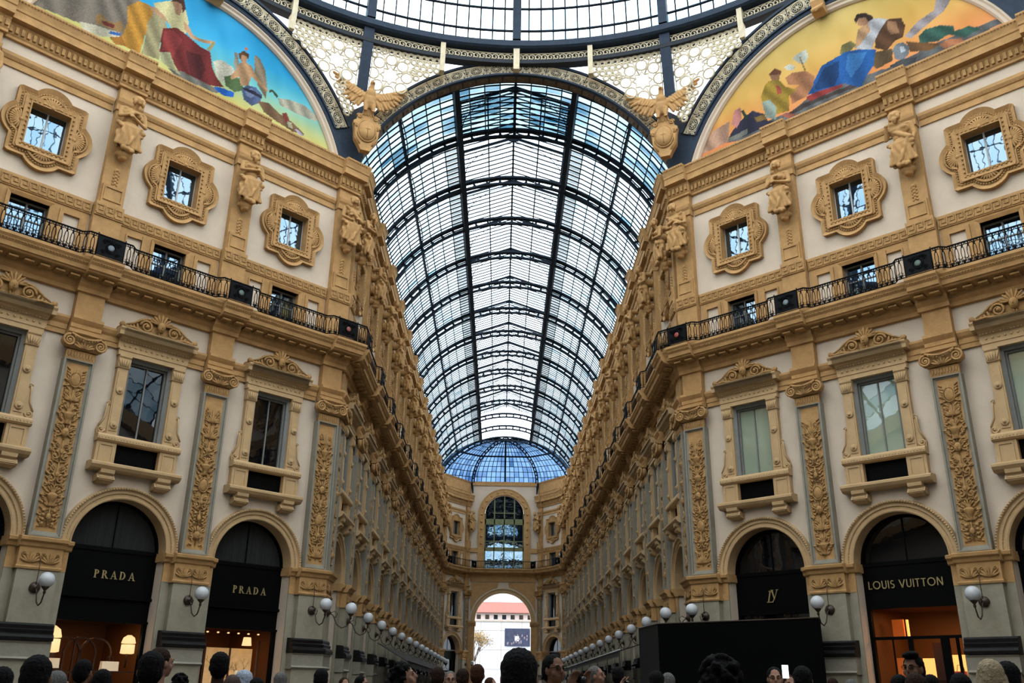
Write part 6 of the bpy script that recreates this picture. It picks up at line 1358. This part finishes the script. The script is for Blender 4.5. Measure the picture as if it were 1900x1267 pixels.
def person_prims(pose, fem=False, look=0.):
    P = []; e = lambda *a: P.append(('e',)+a); c = lambda *a: P.append(('c',)+a)
    def H(x, y, z):                                    # head points tip back with the look-up angle about the neck
        y0, z0 = .0, 1.50; a = look; dy, dz = y-y0, z-z0; return (x, y0+dy*math.cos(a)+dz*math.sin(a), z0-dy*math.sin(a)+dz*math.cos(a))
    def he(x, y, z, r): e(H(x, y, z), r, (-look, 0, 0))
    he(0, .01, 1.655, (.077, .096, .105)); he(0, -.03, 1.59, (.058, .066, .06)); he(0, -.055, 1.555, (.03, .03, .022))
    he(0, -.103, 1.625, (.013, .02, .022)); he(0, -.092, 1.642, (.011, .014, .03)); he(0, -.088, 1.588, (.024, .012, .008)); he(0, -.085, 1.578, (.02, .012, .007))
    for s in (-1, 1):
        he(s*.03, -.08, 1.655, (.014, .01, .008)); he(s*.03, -.082, 1.675, (.02, .012, .007)); he(s*.078, .005, 1.63, (.012, .02, .032)); he(s*.045, -.06, 1.61, (.022, .022, .025))
    c((0, .02, 1.42), H(0, .015, 1.56), .062, .055)
    sw = .17 if fem else .195
    c((-sw*.6, .01, 1.40), (sw*.6, .01, 1.40), .075, .075); e((0, 0, 1.25), (.155 if fem else .175, .115, .19)); e((0, 0, 1.08), (.135 if fem else .15, .10, .15)); e((0, .01, .93), (.165 if fem else .16, .115, .13))
    if fem:
        for s in (-1, 1): e((s*.07, -.09, 1.27), (.06, .05, .06))
    hands = {}
    for s in (-1, 1):
        sh = (s*sw, .01, 1.39)
        if pose == 'down': el, ha, fd = (s*(sw+.07), .04, 1.09), (s*(sw+.08), -.03, .84), (0, -.15, -1)
        elif pose == 'photo': el, ha, fd = (s*(sw+.05), -.22, 1.22), (s*.085, -.34, 1.50), (-s*.25, -.2, 1)
        else: el, ha, fd = ((s*(sw+.05), -.12, 1.15), (s*.10, -.26, 1.38), (-s*.3, -.3, 1)) if s > 0 else ((s*(sw+.07), .04, 1.09), (s*(sw+.08), -.03, .84), (0, -.15, -1))
        c(sh, el, .052, .042); c(el, ha, .041, .027)
        f = Vector(fd).normalized(); w_ = Vector((1, 0, 0)) if pose != 'down' else Vector((0, 1, 0)); w_ = (w_-f*w_.dot(f)).normalized(); n = f.cross(w_); h0 = Vector(ha)
        e(tuple(h0+f*.045), (.04, .022, .048) if pose != 'down' else (.02, .04, .048)); curl = -n*.02 if n.y > 0 else n*.02
        for q, ln in enumerate((.068, .078, .072, .055)):
            b0 = h0+f*.075+w_*(.033-.022*q); k1 = b0+f*ln*.5+curl*.3; k2 = k1+f*ln*.42+curl
            c(tuple(b0-f*.03), tuple(k1), .0095, .0088); c(tuple(k1), tuple(k2), .0088, .0075)
        tb = h0+f*.02+w_*(.03 if s < 0 else -.03)*(1 if pose != 'down' else 1); c(tuple(tb), tuple(tb+f*.035+w_*(.025 if s < 0 else -.025)+curl), .011, .009)
        hip = (s*.085, .01, .88); c(hip, (s*.095, -.01, .49), .085, .055); c((s*.095, -.01, .49), (s*.10, .03, .09), .052, .036); c((s*.10, .05, .045), (s*.11, -.13, .035), .04, .036)
    return P
BODY = {}
def body(pose, fem, look):
    key = (pose, fem, round(look, 2))
    if key not in BODY:
        me = sculpt('body', person_prims(pose, fem, look), .0098, [SK[0], CL['grey'], CL['black'], HAIR['black']], 1)
        n = len(me.polygons); c = np.empty(n*3, np.float32); me.polygons.foreach_get('center', c); c = c.reshape(-1, 3); x, y, z = c.T
        mi = np.zeros(n, np.int32); torso = (z < 1.465)&(z > .93); mi[torso] = 1; mi[z <= .93] = 2; mi[z < .075] = 3
        sl = (np.abs(x) > .21)&(z < 1.14)&(z > .7)&(y < .3) if pose == 'down' else (y < -.20)&(z > 1.05)
        mi[sl] = 0
        if pose == 'one': mi[(x < -.2)&(z < 1.14)&(z > .7)] = 0
        neck = (z > 1.435)&(np.hypot(x, y) < .085); mi[neck] = 0
        me.polygons.foreach_set('material_index', mi); BODY[key] = me
    return BODY[key]
def hair_mesh(style, look):
    P = []; a = look
    def H(x, y, z): dy, dz = y, z-1.5; return (x, dy*math.cos(a)+dz*math.sin(a), 1.5-dy*math.sin(a)+dz*math.cos(a))
    def he(x, y, z, r): P.append(('e', H(x, y, z), r, (-a, 0, 0)))
    he(0, .03, 1.675, (.088, .10, .098)); he(0, .06, 1.63, (.083, .075, .095))
    if style == 'long':
        he(0, .07, 1.56, (.095, .06, .14)); he(0, .08, 1.44, (.10, .045, .12))
        for s in (-1, 1): he(s*.075, .02, 1.57, (.03, .06, .12))
    if style == 'curly':
        rnd = random.Random(4)
        for _ in range(90):
            u, v = rnd.uniform(-1, 1), rnd.uniform(0, 2*PI); s = math.sqrt(1-u*u); p = (.105*s*math.cos(v), .04+.105*s*math.sin(v), 1.67+.11*u)
            if p[1] < -.045 and p[2] < 1.70: continue
            he(*p, (.022, .022, .022))
    if style == 'quiff': he(0, -.05, 1.755, (.06, .05, .03)); he(.02, -.03, 1.765, (.06, .07, .03))
    if style == 'cap': he(0, -.11, 1.70, (.07, .07, .012)); he(0, 0, 1.70, (.094, .11, .075))
    def post(co, nn):
        d = np.sin(co[:, 0]*230+np.sin(co[:, 2]*90))*.0014+np.sin(co[:, 1]*170+co[:, 2]*120)*.001; return co+nn*d[:, None]
    me = sculpt('hair', P, .008, [HAIR['black']], 1, post); bm_keep = None
    # keep hair off the face
    import bmesh
    bm = bmesh.new(); bm.from_mesh(me); kill = []
    for v in bm.verts:
        y, z = v.co.y, v.co.z-1.5; yy = y*math.cos(a)-z*math.sin(a); zz = y*math.sin(a)+z*math.cos(a)+1.5
        if style in ('cap',): continue
        if (yy < -.052 and zz < 1.70) or (yy < -.03 and zz < 1.655): kill.append(v)
        elif style not in ('long',) and zz < 1.585 and yy < .03: kill.append(v)
    bmesh.ops.delete(bm, geom=kill, context='VERTS'); bm.to_mesh(me); bm.free(); return me
HM = {}
PHONE = mat('phone_black', (.01, .01, .012, 1), .2); SCREEN = mat('phone_screen_light', (.7, .8, .9, 1), .3, emit=2.5, ecol=(.85, .92, 1, 1))
def person(x, ytop, dist, face, label, hair='black', style='short', shirt='black', skin=0, pose='down', fem=False, look=.0, bald=False, glasses=False, extra=None):
    """stands where the ray of the head top meets the given distance; face: 0 looks at the viewer, 180 looks away"""
    d = _r*((x-950)/1662.8)-_u*((ytop-633.5)/1662.8)+_f; P = CAMP+d*dist; h = P.z-.1; s = min(1.13, max(.90, h/1.775))
    if abs(h/1.775-s) > .002:                          # walk nearer or farther until a believable height fits
        tgt = .1+1.775*s; dist = (tgt-CAMP.z)/d.z; P = CAMP+d*dist
    key = (style, round(look, 2))
    toward = math.atan2(CAMP.x-P.x, -(CAMP.y-P.y))      # local -y faces the camera at face=0
    me = body(pose, fem, look); t = top('person', me, label, 'person', (P.x, P.y, .1), toward+R(face)); t.scale = (s, s, s)
    for i_, q in enumerate((SK[skin], CL[shirt], CL['navy'], CL['black'])): t.material_slots[i_].link = 'OBJECT'; t.material_slots[i_].material = q
    if not bald:
        if key not in HM: HM[key] = hair_mesh(style, look)
        ho_ = obj('cap' if style == 'cap' else 'hair', HM[key], t); ho_.material_slots[0].link = 'OBJECT'; ho_.material_slots[0].material = HAIR[hair]
    hx = lambda x_, y_, z_: (x_, y_*math.cos(look)+(z_-1.5)*math.sin(look), 1.5-y_*math.sin(look)+(z_-1.5)*math.cos(look))
    m_ = MB()
    for sx in (-1, 1): m_.ell(hx(sx*.03, -.0885, 1.655), (.007, .004, .005), None, 8, 5); m_.tube([hx(sx*.014, -.094, 1.672), hx(sx*.03, -.096, 1.677), hx(sx*.048, -.086, 1.673)], .0032, 4)
    obj('eyes', m_.mesh('eyes', HAIR['black']), t)
    if glasses:
        m_ = MB()
        for sx in (-1, 1): m_.tube([hx(sx*.033+.022*math.cos(a_), -.105, 1.655+.016*math.sin(a_)) for a_ in [PI*2*j/12 for j in range(12)]], .0025, 4, closed=True); m_.tube([hx(sx*.055, -.103, 1.66), hx(sx*.08, .0, 1.655)], .0025, 4)
        obj('glasses', m_.mesh('glasses', HAIR['black']), t)
    if extra == 'backpack':
        m_ = MB(); m_.box(-.14, .14, -.26, -.12, .98, 1.32); obj('backpack', m_.mesh('backpack', CL['orange']), t)
        m_ = MB()
        for sx in (-1, 1): m_.tube([(sx*.11, .14, 1.3), (sx*.10, .10, 1.42), (sx*.10, .03, 1.485), (sx*.10, -.08, 1.42), (sx*.11, -.13, 1.2)], .016, 4)
        obj('strap', m_.mesh('strap', CL['orange']), t)
    return t, s
PEOPLE = [
 (75, 1213, 5.2, 170, 'person with large dark-haired head seen from behind, before the left pier', dict(hair='black', shirt='black', skin=1)),
 (112, 1243, 7.5, 140, 'grey-haired person behind the large dark head at far left', dict(hair='grey', shirt='white')),
 (160, 1222, 9.5, 150, 'person in black with an orange backpack before the crystal-lamp shop', dict(shirt='black', skin=1, extra='backpack')),
 (192, 1240, 8.6, 185, 'dark-haired woman right of the orange backpack', dict(shirt='black', style='long', fem=True)),
 (8, 1235, 6.5, 175, 'person in navy cut off by the left picture edge', dict(shirt='navy')),
 (285, 1206, 6.2, 178, 'person in pale blue shirt and black hair, right of the white handbag', dict(shirt='blue', skin=1)),
 (304, 1200, 8.2, 120, 'brown-haired person glancing right behind the pale blue shirt', dict(hair='brown', shirt='grey')),
 (335, 1251, 11.5, 185, 'curly-haired person before the pier between the two lettered shops', dict(style='curly', shirt='brown')),
 (410, 1208, 8.6, 182, 'dark-skinned person in pale blue shirt before the painted-tree shop', dict(shirt='blue', skin=2)),
 (433, 1247, 6.9, 178, 'bald-headed dark person right of the pale blue shirt', dict(bald=True, skin=2, shirt='black')),
 (454, 1242, 10.0, 200, 'person in white and blue cap before the shop mannequin', dict(hair='cap', style='cap', shirt='black')),
 (478, 1256, 9.0, 175, 'dark-haired person just right of the white and blue cap', dict(shirt='black')),
 (522, 1246, 11.5, 175, 'grey-haired person near the jamb of the painted-tree shop', dict(hair='grey', shirt='grey')),
 (597, 1239, 10.8, 180, 'dark-haired person before the corner pier on the left', dict(shirt='black', skin=1)),
 (640, 1256, 15.0, 20, 'small smiling person facing the viewer right of the left corner pier', dict(hair='brown', shirt='brown', fem=True)),
 (673, 1253, 14.0, 70, 'small dark-haired person in profile by the left row of piers', dict(shirt='navy')),
 (722, 1258, 16.0, 180, 'tiny dark-haired person farther down the left arcade', dict(shirt='black')),
 (760, 1228, 8.6, 78, 'curly-haired woman in royal blue looking up to the right', dict(style='curly', hair='black', shirt='royal', fem=True, look=.25)),
 (813, 1236, 11.5, 178, 'short-haired person with a neon yellow collar seen from behind', dict(hair='brown', shirt='neon')),
 (836, 1244, 13.5, 5, 'person with dark glasses facing the viewer beside the neon collar', dict(hair='grey', shirt='grey', glasses=True)),
 (859, 1239, 12.0, 178, 'dark short-haired person below the left end of the far arch', dict(hair='brown', shirt='black')),
 (887, 1231, 11.5, 170, 'auburn-haired person just left of the far arch opening', dict(hair='auburn', shirt='brown')),
 (912, 1256, 15.0, 60, 'small auburn person at the foot of the far arch opening', dict(hair='auburn', shirt='brown')),
 (964, 1200, 4.1, 178, 'large black-haired person seen from behind in front of the far arch', dict(shirt='black', skin=0)),
 (1029, 1212, 8.0, 35, 'dark-haired person in yellow holding a camera up before the face', dict(shirt='yellow', pose='photo', skin=1, glasses=True)),
 (1109, 1234, 12.5, 70, 'grey-haired photographer in profile by the right row of piers', dict(hair='grey', shirt='grey', pose='photo', look=.1)),
 (1146, 1236, 13.5, 180, 'dark figure right of the grey-haired photographer', dict(shirt='black')),
 (1218, 1243, 10.0, 175, 'dark-haired person at the left foot of the black hoarding', dict(shirt='black')),
 (1240, 1247, 11.0, 165, 'light-haired person at the left foot of the black hoarding', dict(hair='grey', shirt='white')),
 (1335, 1221, 4.6, 182, 'large curly dark head seen from behind before the black hoarding', dict(style='curly', shirt='black')),
 (1436, 1236, 10.5, 5, 'black-haired person in glasses facing the viewer before the hoarding', dict(shirt='black', glasses=True)),
 (1463, 1250, 11.5, 15, 'woman with long dark hair facing the viewer beside the glowing phone', dict(style='long', hair='brown', fem=True, shirt='grey')),
 (1487, 1234, 8.6, 182, 'dark-haired person holding up a white phone before the hoarding', dict(shirt='black', pose='photo')),
 (1544, 1257, 15.0, 180, 'small brown-haired person before the pier right of the hoarding', dict(hair='brown', shirt='brown')),
 (1578, 1259, 12.0, 180, 'grey-haired person low before the pier right of the hoarding', dict(hair='grey', shirt='grey')),
 (1669, 1250, 9.0, 160, 'dark-haired person left of the glasses wearer in the amber shop doorway', dict(shirt='black', skin=1)),
 (1690, 1212, 8.9, -25, 'tall dark-haired person in glasses with quiff before the amber shop', dict(style='quiff', shirt='black', glasses=True, skin=1)),
 (1697, 1247, 7.0, 180, 'brown balding head in front of the tall glasses wearer', dict(hair='brown', shirt='cyan', skin=1)),
 (1725, 1250, 9.8, 180, 'dark-haired person in cyan shirt before the lit amber shelves', dict(shirt='cyan')),
 (1780, 1247, 7.6, 178, 'dark rounded head before the right side of the amber shop', dict(shirt='black', skin=1)),
 (1833, 1221, 6.4, 185, 'blonde long-haired woman at far right seen from behind', dict(hair='blonde', style='long', fem=True, shirt='grey')),
 (1866, 1225, 6.9, 178, 'dark-haired person beside the blonde woman at far right', dict(shirt='black')),
]
for x, yt, d, fc, lab, kw in PEOPLE:
    t, s = person(x, yt, d, fc, lab, **kw)
    if kw.get('pose') == 'photo':
        wh = 'white phone' in lab; m_ = MB(); m_.box(-.075, .075, .345 if not wh else .345, .36 if not wh else .357, 1.50, 1.62) if not wh else m_.box(-.04, .04, .36, .37, 1.55, 1.70)
        if 'grey-haired' in lab or 'yellow' in lab: m_.lathe([(.03, 0), (.03, .05), (.025, .06)], (0, -.36, 1.56), 12, axis='y')
        c_ = top('camera' if not wh else 'phone', m_.mesh('camera', PHONE if not wh else CL['white']), ('white phone held up before the black hoarding' if wh else 'black camera held by the '+('person in yellow' if 'yellow' in lab else 'grey-haired photographer')), 'camera' if not wh else 'phone', t.location, t.rotation_euler.z); c_.scale = (s, s, s)
d = _r*((1457-950)/1662.8)-_u*((1246-633.5)/1662.8)+_f; P = CAMP+d*10.2
top('phone', MB().box(-.035, .035, 0, .008, -.07, .07).mesh('phone', SCREEN), 'small glowing phone screen between two people before the hoarding', 'phone', tuple(P), 0)
